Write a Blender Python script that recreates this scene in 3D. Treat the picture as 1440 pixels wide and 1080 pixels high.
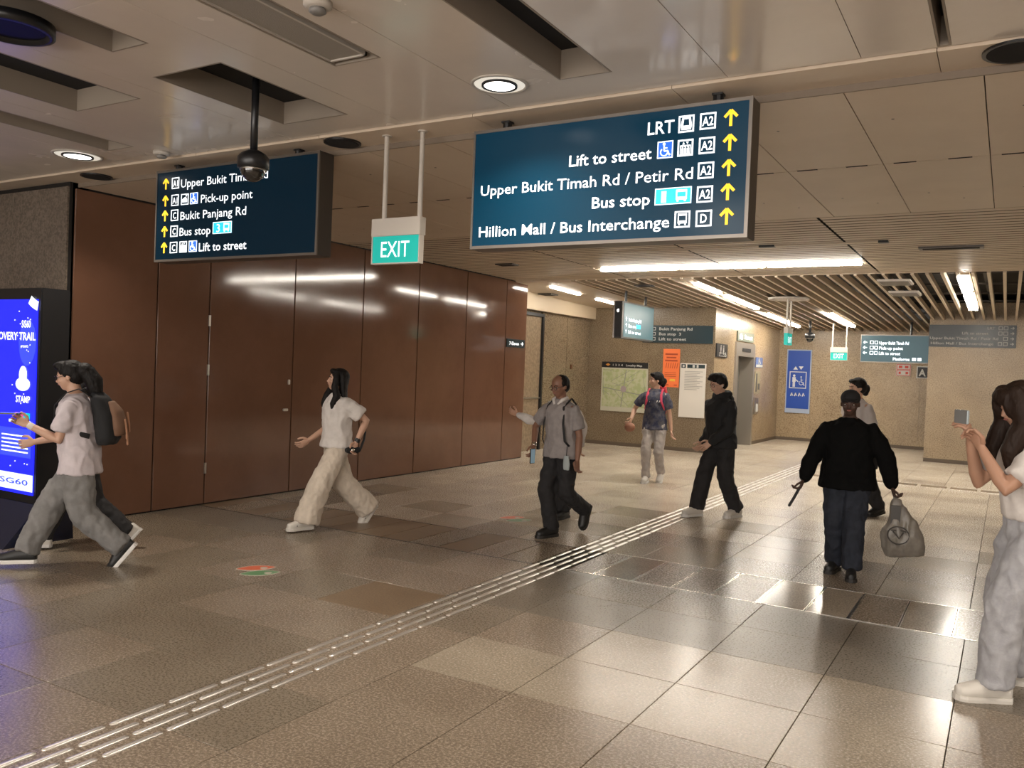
import bpy, bmesh, math, random
from mathutils import Vector, Matrix, noise
random.seed(7)
S = bpy.context.scene
for o in list(bpy.data.objects): bpy.data.objects.remove(o)
C = S.collection
V = Vector
PI = math.pi

# ------------------------------------------------------------ camera, world, exposure
cam_d = bpy.data.cameras.new('camera'); cam = bpy.data.objects.new('camera', cam_d); C.objects.link(cam)
cam_d.sensor_width = 36; cam_d.lens = 1182 / 1440 * 36; cam_d.clip_start = .05; cam_d.clip_end = 200
# camera axes expressed in world space (right, up, back)
Rr = [(0.8600, 0.0440, -0.5080), (0.5082, 0.0020, 0.8610), (0.0393, -0.9990, -0.0206)]
right = V((Rr[0][0], Rr[1][0], Rr[2][0])); down = V((Rr[0][1], Rr[1][1], Rr[2][1])); fwd = V((Rr[0][2], Rr[1][2], Rr[2][2]))
right.normalize(); fwd = (fwd - right * fwd.dot(right)).normalized(); up = right.cross(fwd)
m = Matrix((right, up, -fwd)).transposed().to_4x4(); m.translation = (0, 0, 1.68)
cam.matrix_world = m
S.camera = cam
w = bpy.data.worlds.new('world'); S.world = w; w.use_nodes = True
w.node_tree.nodes['Background'].inputs[0].default_value = (.9, .8, .7, 1)
w.node_tree.nodes['Background'].inputs[1].default_value = .05
S.view_settings.view_transform = 'Standard'; S.view_settings.look = 'None'
S.view_settings.gamma = 1; S.view_settings.use_curve_mapping = False
S.view_settings.exposure = 0.14
STRIP_E = 62.0      # ceiling light strips
DOWN_W = 26.0      # recessed downlights
BACK_W = 44.0      # unseen lamps behind and beside the camera, added for general light
SIGN_E = 1.0

def area(name, loc, sx, sy, power, col=(1, .93, .84), rot=(0, 0, 0), spread=180):
    l = bpy.data.lights.new(name, 'AREA'); l.shape = 'RECTANGLE'; l.size = sx; l.size_y = sy; l.energy = power; l.color = col
    l.spread = math.radians(spread)
    o = bpy.data.objects.new(name, l); C.objects.link(o); o.location = loc; o.rotation_euler = rot; return o
for x, y, k in [(-2.56, .6, .7), (-6.6, .6, .6), (2.2, 4.07, 1.6), (1.6, .6, 1.3), (-2.56, -2.8, .8), (1.6, -2.8, 1.4)]:
    area('unseen_fill_lamp', (x, y, 3.265), .3, .3, BACK_W * k, (1, .91, .80))  # out of view, added to light the hall generally
area('recessed_downlight', (-2.56, 4.07, 3.25), .22, .22, DOWN_W, (1, .9, .78), (0, 0, 0), 130)
area('recessed_downlight', (-6.68, 4.14, 3.25), .22, .22, DOWN_W, (1, .9, .78), (0, 0, 0), 130)

# ------------------------------------------------------------ materials
MATS = {}
def mat(name, col, rough=.5, metal=0, spec=.5, emit=0, col2=None, nscale=8, bump=0, bscale=60, stretch=None, ecol=None, coat=0, mix=(.4, .6), alpha=1, rvar=0):
    if name in MATS: return MATS[name]
    m = bpy.data.materials.new(name); m.use_nodes = True; nt = m.node_tree; b = nt.nodes['Principled BSDF']
    def c4(c): return (c[0], c[1], c[2], 1)
    b.inputs['Base Color'].default_value = c4(col); b.inputs['Roughness'].default_value = rough; b.inputs['Metallic'].default_value = metal
    b.inputs['Specular IOR Level'].default_value = spec; b.inputs['Coat Weight'].default_value = coat; b.inputs['Coat Roughness'].default_value = .08
    b.inputs['Alpha'].default_value = alpha
    if col2 or bump or rvar:
        tc = nt.nodes.new('ShaderNodeNewGeometry'); mp = nt.nodes.new('ShaderNodeMapping')
        nt.links.new(tc.outputs['Position'], mp.inputs['Vector'])
        if stretch: mp.inputs['Scale'].default_value = stretch
        if col2:
            n = nt.nodes.new('ShaderNodeTexNoise'); n.inputs['Scale'].default_value = nscale; n.inputs['Detail'].default_value = 6; n.inputs['Roughness'].default_value = .65
            nt.links.new(mp.outputs[0], n.inputs['Vector'])
            r = nt.nodes.new('ShaderNodeValToRGB'); r.color_ramp.elements[0].position = mix[0]; r.color_ramp.elements[1].position = mix[1]
            r.color_ramp.elements[0].color = c4(col); r.color_ramp.elements[1].color = c4(col2)
            nt.links.new(n.outputs['Fac'], r.inputs[0]); nt.links.new(r.outputs[0], b.inputs['Base Color'])
        if rvar:
            n = nt.nodes.new('ShaderNodeTexNoise'); n.inputs['Scale'].default_value = 1.7; n.inputs['Detail'].default_value = 4
            nt.links.new(mp.outputs[0], n.inputs['Vector'])
            q = nt.nodes.new('ShaderNodeMapRange'); q.inputs['From Min'].default_value = .3; q.inputs['From Max'].default_value = .7
            q.inputs['To Min'].default_value = rough - rvar; q.inputs['To Max'].default_value = rough + rvar
            nt.links.new(n.outputs['Fac'], q.inputs['Value']); nt.links.new(q.outputs[0], b.inputs['Roughness'])
        if bump:
            n = nt.nodes.new('ShaderNodeTexNoise'); n.inputs['Scale'].default_value = bscale; n.inputs['Detail'].default_value = 3
            nt.links.new(mp.outputs[0], n.inputs['Vector'])
            q = nt.nodes.new('ShaderNodeBump'); q.inputs['Strength'].default_value = bump; q.inputs['Distance'].default_value = .01
            nt.links.new(n.outputs['Fac'], q.inputs['Height']); nt.links.new(q.outputs[0], b.inputs['Normal'])
    if emit:
        b.inputs['Emission Color'].default_value = c4(ecol or col); b.inputs['Emission Strength'].default_value = emit
    MATS[name] = m; return m
def stone(name, dark, light, scale=70, rough=.35, speck=(.03, .025, .02), bump=0.0, rv=.06):
    """speckled granite: two noise scales plus dark specks"""
    m = bpy.data.materials.new(name); m.use_nodes = True; nt = m.node_tree; b = nt.nodes['Principled BSDF']
    g = nt.nodes.new('ShaderNodeNewGeometry')
    def N(s, d=5, r=.6):
        n = nt.nodes.new('ShaderNodeTexNoise'); n.inputs['Scale'].default_value = s; n.inputs['Detail'].default_value = d; n.inputs['Roughness'].default_value = r
        nt.links.new(g.outputs['Position'], n.inputs['Vector']); return n
    a = N(scale, 4, .7); r = nt.nodes.new('ShaderNodeValToRGB'); r.color_ramp.elements[0].position = .40; r.color_ramp.elements[1].position = .60
    r.color_ramp.elements[0].color = (*dark, 1); r.color_ramp.elements[1].color = (*light, 1)
    nt.links.new(a.outputs['Fac'], r.inputs[0])
    c = N(1.6, 5, .6); mx = nt.nodes.new('ShaderNodeMix'); mx.data_type = 'RGBA'; mx.blend_type = 'MULTIPLY'; mx.inputs[0].default_value = 1
    r2 = nt.nodes.new('ShaderNodeValToRGB'); r2.color_ramp.elements[0].position = .3; r2.color_ramp.elements[1].position = .7
    r2.color_ramp.elements[0].color = (.74, .72, .7, 1); r2.color_ramp.elements[1].color = (1.0, 1.0, 1.0, 1)
    nt.links.new(c.outputs['Fac'], r2.inputs[0]); nt.links.new(r.outputs[0], mx.inputs[6]); nt.links.new(r2.outputs[0], mx.inputs[7])
    nt.links.new(mx.outputs[2], b.inputs['Base Color'])
    q = nt.nodes.new('ShaderNodeMapRange'); q.inputs['From Min'].default_value = .3; q.inputs['From Max'].default_value = .7
    q.inputs['To Min'].default_value = rough - rv; q.inputs['To Max'].default_value = rough + rv
    nt.links.new(a.outputs['Fac'], q.inputs['Value']); nt.links.new(q.outputs[0], b.inputs['Roughness'])
    MATS[name] = m; return m

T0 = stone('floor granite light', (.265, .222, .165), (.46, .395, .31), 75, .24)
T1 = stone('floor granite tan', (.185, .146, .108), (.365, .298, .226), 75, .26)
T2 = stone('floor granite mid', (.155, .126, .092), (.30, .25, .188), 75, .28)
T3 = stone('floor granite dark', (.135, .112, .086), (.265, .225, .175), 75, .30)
TLIT = stone('floor granite lit', (.50, .43, .34), (.76, .68, .56), 75, .26)  # far tiles: brightness of the downward lamp light put into the colour
TLIT2 = stone('floor granite half lit', (.36, .30, .235), (.60, .52, .42), 75, .27)  # weaker step of the same painted brightness
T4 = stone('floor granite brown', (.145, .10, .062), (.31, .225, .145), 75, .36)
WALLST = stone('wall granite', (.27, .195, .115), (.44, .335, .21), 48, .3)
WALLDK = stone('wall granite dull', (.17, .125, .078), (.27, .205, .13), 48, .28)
PIER = stone('pier granite', (.10, .08, .062), (.21, .17, .135), 45, .5)
GROUT = mat('grout', (.07, .055, .042), .8)
BROWN = mat('brown laminate', (.145, .072, .044), .09, spec=.5, col2=(.165, .083, .052), nscale=1.2, coat=0, rvar=.02)
JOINT = mat('dark joint', (.008, .006, .005), .7)
CEIL = mat('cream ceiling panel', (.66, .59, .52), .22, col2=(.70, .63, .55), nscale=.9, rvar=.08)
CEIL2 = mat('cream ceiling panel matt', (.66, .55, .43), .4, col2=(.62, .51, .395), nscale=1.1)
SLAT = mat('beige metal slat', (.58, .47, .35), .4)
SLATB = mat('pale metal slat', (.60, .50, .38), .4)
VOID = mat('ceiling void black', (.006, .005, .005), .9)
BLACK = mat('satin black', (.01, .01, .011), .35)
STEEL = mat('brushed steel', (.76, .72, .66), .22, 1)
STEELD = mat('worn steel', (.5, .46, .41), .38, 1, rvar=.08)
FRAME = mat('bronze sign frame', (.09, .08, .072), .35, .6)
WHITEP = mat('white painted metal', (.50, .46, .41), .45)
LAMP = mat('lamp tube', (1, .96, .9), .5, emit=STRIP_E, ecol=(1, .93, .82))
LAMPD = mat('downlight lamp', (1, .97, .93), .5, emit=5, ecol=(1, .95, .88))
REFL = mat('lamp reflector', (.85, .82, .75), .25, .3, emit=.55, ecol=(1, .93, .8))
def sign_mat(name, c, e): return mat(name, c, .22, spec=.22, emit=e, ecol=c)
SIGNBG = sign_mat('sign navy teal', (.001, .022, .044), .7)
SIGNBG2 = sign_mat('sign navy', (.0005, .008, .016), .7)
SIGNFAR = sign_mat('sign far teal', (.012, .045, .06), .8)
TXT = mat('lit white lettering', (.8, .82, .82), .4, emit=SIGN_E, ecol=(.9, .95, 1))
TXTDIM = mat('dull white lettering', (.42, .40, .37), .5)
YEL = mat('lit yellow arrow', (.9, .55, .02), .4, emit=.9, ecol=(1, .62, .04))
BLUEI = mat('lit blue icon', (.02, .12, .6), .4, emit=.7, ecol=(.01, .14, .75))
CYANI = mat('lit cyan icon', (.02, .5, .75), .4, emit=.8, ecol=(.02, .55, .85))
NAVYI = mat('navy icon', (.004, .02, .035), .4)
GREEN = mat('lit exit green', (.0, .28, .23), .4, emit=.7, ecol=(0, .33, .29))

# ------------------------------------------------------------ helpers
def link(me, name, m, parent=None, loc=(0, 0, 0), smooth=False):
    o = bpy.data.objects.new(name, me); C.objects.link(o)
    if m is not None and not me.materials: me.materials.append(m)
    if smooth:
        for p in me.polygons: p.use_smooth = True
    o.location = loc
    if parent is not None: o.parent = parent
    return o
def wl(o):
    p = V(o.location)
    while o.parent: o = o.parent; p += V(o.location)
    return p
def mk(name, bm, m, parent=None, smooth=False, origin=None):
    """bmesh in world coordinates -> object (origin at the base centre, or the parent's origin)"""
    me = bpy.data.meshes.new(name)
    bmesh.ops.recalc_face_normals(bm, faces=bm.faces)
    bm.to_mesh(me); bm.free()
    return mkm(name, me, m, parent, smooth, origin)
def mkm(name, me, m, parent=None, smooth=False, origin=None):
    vs = me.vertices
    if origin is None:
        xs = [v.co.x for v in vs]; ys = [v.co.y for v in vs]; zs = [v.co.z for v in vs]
        origin = V(((min(xs) + max(xs)) / 2, (min(ys) + max(ys)) / 2, min(zs)))
    origin = V(origin)
    me.transform(Matrix.Translation(-origin))
    off = wl(parent) if parent is not None else V((0, 0, 0))
    return link(me, name, m, parent, origin - off, smooth)
def thing(name, label, cat, loc, group=None):
    o = bpy.data.objects.new(name, None); C.objects.link(o); o.location = loc; o['label'] = label; o['category'] = cat
    if group: o['group'] = group
    o.empty_display_size = .1
    return o
def tag(o, label, cat, group=None):
    o['label'] = label; o['category'] = cat
    if group: o['group'] = group
    return o
def struct(o, label=None):
    o['kind'] = 'structure'
    if label: o['label'] = label
    return o
def box(bm, x0, x1, y0, y1, z0, z1):
    vs = [bm.verts.new((x, y, z)) for z in (z0, z1) for y in (y0, y1) for x in (x0, x1)]
    for f in ((0, 2, 3, 1), (4, 5, 7, 6), (0, 1, 5, 4), (1, 3, 7, 5), (3, 2, 6, 7), (2, 0, 4, 6)): bm.faces.new([vs[i] for i in f])
def BX(name, a, m, parent=None, bev=0):
    bm = bmesh.new(); box(bm, *a)
    if bev: bmesh.ops.bevel(bm, geom=bm.edges[:], offset=bev, segments=2, affect='EDGES')
    return mk(name, bm, m, parent)
def loft(bm, rings, n=14, cap=True):
    """rings: (centre, vecA, vecB)"""
    prev = None; first = None
    for c, a, b in rings:
        c = V(c); a = V(a); b = V(b)
        r = [bm.verts.new(c + a * math.cos(2 * PI * i / n) + b * math.sin(2 * PI * i / n)) for i in range(n)]
        if prev:
            for i in range(n): bm.faces.new((prev[i], prev[(i + 1) % n], r[(i + 1) % n], r[i]))
        else: first = r
        prev = r
    if cap: bm.faces.new(list(reversed(first))); bm.faces.new(prev)
def tube(bm, pts, rad, n=10, dome=False):
    pts = [V(p) for p in pts]
    if isinstance(rad, (int, float)): rad = [rad] * len(pts)
    rings = []
    t0 = (pts[1] - pts[0]).normalized()
    ref = V((0, 0, 1)) if abs(t0.z) < .9 else V((1, 0, 0))
    a = t0.cross(ref).normalized()
    for i, p in enumerate(pts):
        t = ((pts[min(i + 1, len(pts) - 1)] - pts[max(i - 1, 0)])).normalized()
        a = (a - t * a.dot(t)).normalized(); b = t.cross(a)
        if dome and i == 0:
            rings.append((p - t * rad[0] * .85, a * rad[0] * .4, b * rad[0] * .4)); rings.append((p - t * rad[0] * .5, a * rad[0] * .8, b * rad[0] * .8))
        rings.append((p, a * rad[i], b * rad[i]))
        if dome and i == len(pts) - 1:
            rings.append((p + t * rad[i] * .5, a * rad[i] * .8, b * rad[i] * .8)); rings.append((p + t * rad[i] * .85, a * rad[i] * .4, b * rad[i] * .4))
    loft(bm, rings, n)
def ell(bm, c, r, M=None, u=16, v=10):
    mt = Matrix.Translation(V(c)) @ (M.to_4x4() if M else Matrix.Identity(4)) @ Matrix.Diagonal((r[0], r[1], r[2], 1))
    bmesh.ops.create_uvsphere(bm, u_segments=u, v_segments=v, radius=1, matrix=mt)
def disc(bm, c, r, h, n=28):
    loft(bm, [(V(c), (r, 0, 0), (0, r, 0)), (V(c) + V((0, 0, h)), (r, 0, 0), (0, r, 0))], n)

# 2D frames: writing and icons on a flat face
class Fr:
    def __init__(s, o, u, n): s.o = V(o); s.u = V(u); s.v = V((0, 0, 1)); s.n = V(n)
    def at(s, a, b, d=0): return s.o + s.u * a + s.v * b + s.n * d
def FY(y): return Fr((0, y, 0), (1, 0, 0), (0, -1, 0))          # faces -Y: u = world X, v = world Z
def FX(x): return Fr((x, 0, 0), (0, 1, 0), (1, 0, 0))           # faces +X: u = world Y
def polys(fr, name, pl, m, parent, d=.001, th=.003):
    bm = bmesh.new()
    for p in pl:
        a = [bm.verts.new(fr.at(x, y, d)) for x, y in p]; b = [bm.verts.new(fr.at(x, y, d + th)) for x, y in p]
        bm.faces.new(a); bm.faces.new(b); n = len(p)
        for i in range(n): bm.faces.new((a[i], a[(i + 1) % n], b[(i + 1) % n], b[i]))
    return mk(name, bm, m, parent)
def rect(x0, x1, y0, y1): return [(x0, y0), (x1, y0), (x1, y1), (x0, y1)]
def circ(x, y, r, n=14, ry=None): return [(x + r * math.cos(2 * PI * i / n), y + (ry or r) * math.sin(2 * PI * i / n)) for i in range(n)]
def arc(x, y, r0, r1, a0, a1, n=12):
    a = [math.radians(a0 + (a1 - a0) * i / n) for i in range(n + 1)]; out = []
    for i in range(n):
        out.append([(x + r0 * math.cos(a[i]), y + r0 * math.sin(a[i])), (x + r1 * math.cos(a[i]), y + r1 * math.sin(a[i])), (x + r1 * math.cos(a[i + 1]), y + r1 * math.sin(a[i + 1])), (x + r0 * math.cos(a[i + 1]), y + r0 * math.sin(a[i + 1]))])
    return out
def ring_box(x0, x1, y0, y1, t): return [rect(x0, x1, y0, y0 + t), rect(x0, x1, y1 - t, y1), rect(x0, x0 + t, y0 + t, y1 - t), rect(x1 - t, x1, y0 + t, y1 - t)]
def bar(x0, y0, x1, y1, t):
    dx, dy = x1 - x0, y1 - y0; l = math.hypot(dx, dy); nx, ny = -dy / l * t / 2, dx / l * t / 2
    return [(x0 + nx, y0 + ny), (x0 - nx, y0 - ny), (x1 - nx, y1 - ny), (x1 + nx, y1 + ny)]
def text(fr, s, u0, u1, v0, cap, m, parent, name='lettering', d=.001, bold=.012, th=.002):
    """text line with its left end at u0, right end u1, baseline v0, capital height cap"""
    cu = bpy.data.curves.new('t', 'FONT'); cu.body = s; cu.size = 1; cu.offset = bold; cu.resolution_u = 2; cu.fill_mode = 'FRONT'
    o = bpy.data.objects.new('t', cu); C.objects.link(o); dg = bpy.context.evaluated_depsgraph_get()
    me = bpy.data.meshes.new_from_object(o.evaluated_get(dg)); bpy.data.objects.remove(o); bpy.data.curves.remove(cu)
    xs = [v.co.x for v in me.vertices]; x0, x1 = min(xs), max(xs); ca = .729
    for v in me.vertices:
        v.co = fr.at(u0 + (v.co.x - x0) / (x1 - x0) * (u1 - u0), v0 + v.co.y / ca * cap, d + th)
    me.materials.clear()
    if cap >= .068 and parent in (bpy.data.objects.get('direction_sign'), bpy.data.objects.get('direction_sign.001')): return letters(me, fr, m, parent)
    o = mkm(name, me, m, parent)
    if len(s) > 1: o['kind'] = 'stuff'
    return o
def letters(me, fr, m, parent):
    bm = bmesh.new(); bm.from_mesh(me); bm.verts.ensure_lookup_table(); seen = set(); isl = []
    for v in bm.verts:
        if v.index in seen: continue
        st = [v]; seen.add(v.index); g = []
        while st:
            q = st.pop(); g.append(q)
            for e in q.link_edges:
                w_ = e.other_vert(q)
                if w_.index not in seen: seen.add(w_.index); st.append(w_)
        us = [q.co.dot(fr.u) for q in g]; isl.append([min(us), max(us), {q.index for q in g}])
    isl.sort(key=lambda a: a[0]); cl = []
    for a in isl:
        if cl and a[0] < cl[-1][1] - .6 * min(a[1] - a[0], cl[-1][1] - cl[-1][0]): cl[-1][1] = max(cl[-1][1], a[1]); cl[-1][2] |= a[2]
        else: cl.append(a)
    for a in cl:
        b2 = bm.copy(); b2.verts.ensure_lookup_table()
        bmesh.ops.delete(b2, geom=[v for v in b2.verts if v.index not in a[2]], context='VERTS')
        mk('letter', b2, m, parent)
    bm.free()
def arrow(x0, x1, y0, y1, rot=0):
    """chevron arrow inside the box; rot 0 up, 90 left, -90 right"""
    cx, cy = (x0 + x1) / 2, (y0 + y1) / 2; h = (y1 - y0) / 2; t = h * .36
    L = [bar(0, -h, 0, h * .85, t), bar(0, h, -h * .8, h * .15, t), bar(0, h, h * .8, h * .15, t)]
    c, s = math.cos(math.radians(rot)), math.sin(math.radians(rot))
    return [[(cx + x * c - y * s, cy + x * s + y * c) for x, y in p] for p in L]
def wheelchair(x0, x1, y0, y1):
    w, h = x1 - x0, y1 - y0; f = lambda a, b: (x0 + a * w, y0 + b * h); t = .09 * w
    P = [circ(*f(.42, .84), .09 * w)]
    P.append(bar(*f(.42, .74), *f(.44, .42), t)); P.append(bar(*f(.42, .6), *f(.64, .6), t * .8)); P.append(bar(*f(.44, .42), *f(.68, .42), t)); P.append(bar(*f(.66, .44), *f(.78, .16), t)); P.append(bar(*f(.76, .16), *f(.86, .2), t * .8))
    P += arc(*f(.44, .36), .2 * w, .27 * w, 130, 350, 12)
    return P
def bus(x0, x1, y0, y1, sign=False):
    w, h = x1 - x0, y1 - y0
    a = [rect(x0 + .14 * w, x1 - .14 * w, y0 + .62 * h, y1 - .1 * h), rect(x0 + .14 * w, x1 - .14 * w, y0 + .2 * h, y0 + .4 * h), rect(x0 + .14 * w, x0 + .24 * w, y0 + .4 * h, y0 + .62 * h), rect(x1 - .24 * w, x1 - .14 * w, y0 + .4 * h, y0 + .62 * h),
         rect(x0 + .2 * w, x0 + .32 * w, y0 + .08 * h, y0 + .2 * h), rect(x1 - .32 * w, x1 - .2 * w, y0 + .08 * h, y0 + .2 * h)]
    a[0] = rect(x0 + .14 * w, x1 - .14 * w, y0 + .74 * h, y1 - .1 * h); a[2] = rect(x0 + .14 * w, x0 + .22 * w, y0 + .4 * h, y0 + .74 * h); a[3] = rect(x1 - .22 * w, x1 - .14 * w, y0 + .4 * h, y0 + .74 * h)
    return a
def tram(x0, x1, y0, y1):
    w, h = x1 - x0, y1 - y0; f = lambda a, b: (x0 + a * w, y0 + b * h)
    return [[f(.2, .15), f(.8, .15), f(.86, .4), f(.72, .4), f(.3, .4), f(.14, .4)], [f(.14, .4), f(.3, .4), f(.34, .78), f(.24, .88)], [f(.7, .4), f(.86, .4), f(.76, .88), f(.66, .78)], [f(.34, .78), f(.66, .78), f(.76, .88), f(.24, .88)]]
def lifticon(x0, x1, y0, y1):
    w, h = x1 - x0, y1 - y0; f = lambda a, b: (x0 + a * w, y0 + b * h); P = []
    for c in (.32, .5, .68): P += [circ(*f(c, .56), .06 * w, 8), rect(x0 + (c - .07) * w, x0 + (c + .07) * w, y0 + .16 * h, y0 + .48 * h)]
    P += [[f(.3, .7), f(.46, .7), f(.38, .86)], [f(.54, .86), f(.7, .86), f(.62, .7)]]
    P += ring_box(x0 + .16 * w, x1 - .16 * w, y0 + .1 * h, y0 + .66 * h, .05 * w)
    return P
def person_icon(x, y, h, skirt=False):
    return [circ(x, y + h * .9, h * .1, 10), ([(x - h * .2, y + h * .3), (x + h * .2, y + h * .3), (x + h * .1, y + h * .78), (x - h * .1, y + h * .78)] if skirt else rect(x - h * .13, x + h * .13, y + h * .4, y + h * .78)), rect(x - h * .09, x - h * .01, y, y + h * .42), rect(x + h * .01, x + h * .09, y, y + h * .42)]

# ============================================================ SETTING: FLOOR
floor = struct(BX('floor', (-12, 7, -6, 24, -.12, -.012), GROUT))
TW = .655
# stainless and stone channel row between Y = 6.29 and 7.15; tactile strip between X = -3.43 and -3.13
rows = [5.02 - .64 * k for k in range(1, 18)][::-1] + [5.02, 5.655, 6.29, 7.15]
while rows[-1] < 23.2: rows.append(rows[-1] + .64)
cols = [-.172 + TW * k for k in range(-18, 10)]
tile_m = {}
def tile_mesh(w, l, m, name='tile'):
    key = (round(w, 3), round(l, 3), m.name)
    if key not in tile_m:
        bm = bmesh.new(); g = .0022
        bx0, bx1, by0, by1 = -w / 2 + g, w / 2 - g, -l / 2 + g, l / 2 - g; e = .0012
        lo = [bm.verts.new((x, y, -.0118)) for x, y in ((bx0, by0), (bx1, by0), (bx1, by1), (bx0, by1))]
        mi = [bm.verts.new((x, y, -e)) for x, y in ((bx0, by0), (bx1, by0), (bx1, by1), (bx0, by1))]
        hi = [bm.verts.new((x, y, 0)) for x, y in ((bx0 + e, by0 + e), (bx1 - e, by0 + e), (bx1 - e, by1 - e), (bx0 + e, by1 - e))]
        for a, b in ((lo, mi), (mi, hi)):
            for i in range(4): bm.faces.new((a[i], a[(i + 1) % 4], b[(i + 1) % 4], b[i]))
        bm.faces.new(hi); me = bpy.data.meshes.new(name); bm.to_mesh(me); bm.free(); me.materials.append(m); tile_m[key] = me
    return tile_m[key]
TIL = []
rnd = random.Random(3)
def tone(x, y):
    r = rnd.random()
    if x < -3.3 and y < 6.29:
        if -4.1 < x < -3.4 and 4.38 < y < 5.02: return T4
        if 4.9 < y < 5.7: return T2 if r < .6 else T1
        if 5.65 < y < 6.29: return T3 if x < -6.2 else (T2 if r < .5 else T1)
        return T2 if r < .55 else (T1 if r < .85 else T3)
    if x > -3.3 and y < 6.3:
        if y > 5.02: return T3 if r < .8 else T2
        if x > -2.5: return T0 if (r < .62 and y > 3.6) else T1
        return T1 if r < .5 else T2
    if x < -3.3 and y < 10: return TLIT2 if r < .5 else (T0 if r < .8 else T2)
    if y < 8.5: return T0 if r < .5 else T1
    if y < 10: return TLIT2 if r < .7 else T0
    return TLIT if r < .7 else TLIT2  # far floor takes the copies with lamp light painted in
for i in range(len(rows) - 1):
    y0, y1 = rows[i], rows[i + 1]
    if abs(y0 - 6.29) < .01: continue
    for j in range(len(cols) - 1):
        x0, x1 = cols[j], cols[j + 1]
        if x1 < -8.5 or x0 > 2.4: continue
        cxm, cym = (x0 + x1) / 2, (y0 + y1) / 2
        t = tone(cxm, cym)
        d = cxm * right.x + cym * right.y; dep = cxm * fwd.x + cym * fwd.y
        vis = dep > 1.6 and abs(d / dep) < .68 and not (y0 > 14.9 and x0 < -8.2)
        TIL.append((dep if vis else 999, x0, x1, y0, y1, t))
TIL.sort(key=lambda a: a[0])
near = TIL[:285]; rest = TIL[285:]
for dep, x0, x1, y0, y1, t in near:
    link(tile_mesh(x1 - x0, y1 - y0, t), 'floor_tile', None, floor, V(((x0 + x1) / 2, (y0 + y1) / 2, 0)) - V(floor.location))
for t in (T0, T1, T2, T3, T4, TLIT, TLIT2):
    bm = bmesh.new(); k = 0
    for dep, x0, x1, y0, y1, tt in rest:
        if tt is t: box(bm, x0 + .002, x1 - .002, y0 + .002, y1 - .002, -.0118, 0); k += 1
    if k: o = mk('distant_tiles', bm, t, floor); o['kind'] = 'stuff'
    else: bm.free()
# white-covered channel far right
# drain channel with metal framed covers
ch = thing('drain_channel', 'row of metal framed rectangular covers crossing the floor beside the tactile strip', 'floor drain', (-1.6, 6.72, 0))
EDGE = [2.2, 1.77, 1.42, 1.08, .74, .41, .08, -.25, -.575, -.9, -1.195, -1.54, -1.88, -2.2, -2.53, -2.87, -3.12]
POL = stone('polished channel cover', (.30, .25, .19), (.50, .43, .34), 75, .16, rv=.03)
for a, b in zip(EDGE[1:], EDGE[:-1]):
    bm = bmesh.new(); box(bm, a + .012, b - .012, 6.31, 7.13, -.011, .0015)
    mk('channel_cover', bm, POL if rnd.random() < .7 else T1, ch)
bm = bmesh.new()
for a in EDGE[1:-1]: box(bm, a - .011, a - .003, 6.305, 7.135, -.011, .003); box(bm, a + .003, a + .011, 6.305, 7.135, -.011, .003)
mk('cover_frames', bm, STEEL, ch)
for y in (6.293, 7.136): BX('edge_trim', (-3.12, 2.2, y, y + .012, -.011, .003), STEEL, ch)
ch2 = thing('drain_channel', 'row of brown stone covers with dark joints crossing the floor left of the tactile strip', 'floor drain', (-5.5, 6.72, 0))
x = -3.44
while x > -8:
    wd = .335; bm = bmesh.new(); box(bm, x - wd + .006, x - .006, 6.31, 7.13, -.011, .001)
    mk('channel_cover', bm, rnd.choice([T4, T4, T2, T1]), ch2); x -= wd
for y in (6.293, 7.136): BX('edge_trim', (-8.0, -3.44, y, y + .012, -.011, .002), FRAME, ch2)
ch3 = thing('drain_channel', 'bright white-covered channel strip on the floor in front of the far right pier', 'floor drain', (-.7, 15.25, 0))
x = -2.9
while x < 1.6:
    BX('channel_cover', (x + .02, x + .40, 15.1, 15.38, -.011, .004), STEEL, ch3); x += .43
# tactile guidance strip
ts = thing('tactile_strip', 'long tactile guiding strip of raised steel bars running across the stone floor', 'tactile paving', (-3.28, 2, 0))
bmt = bmesh.new(); L = .285
rings = []
for yy, k in ((-L / 2, .35), (-L / 2 + .008, .85), (-L / 2 + .02, 1), (L / 2 - .02, 1), (L / 2 - .008, .85), (L / 2, .35)): rings.append((V((0, yy, -.001)), V((.019 * k, 0, 0)), V((0, 0, .0075 * k))))
loft(bmt, rings, 8); me = bpy.data.meshes.new('tactile_bar'); bmesh.ops.recalc_face_normals(bmt, faces=bmt.faces); bmt.to_mesh(me); bmt.free(); me.materials.append(mat('satin tactile steel', (.78, .74, .69), .36, .85))
for p in me.polygons: p.use_smooth = True
nb = 0; y = 1.55
while y < 21.2 and nb < 296:
    for r in range(4):
        off = .11 if r % 2 else 0
        link(me, 'tactile_bar', None, ts, V((-3.405 + r * .083, y + off, .0015)) - V(ts.location)); nb += 1
    y += .31 if y < 8 else .31
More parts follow.
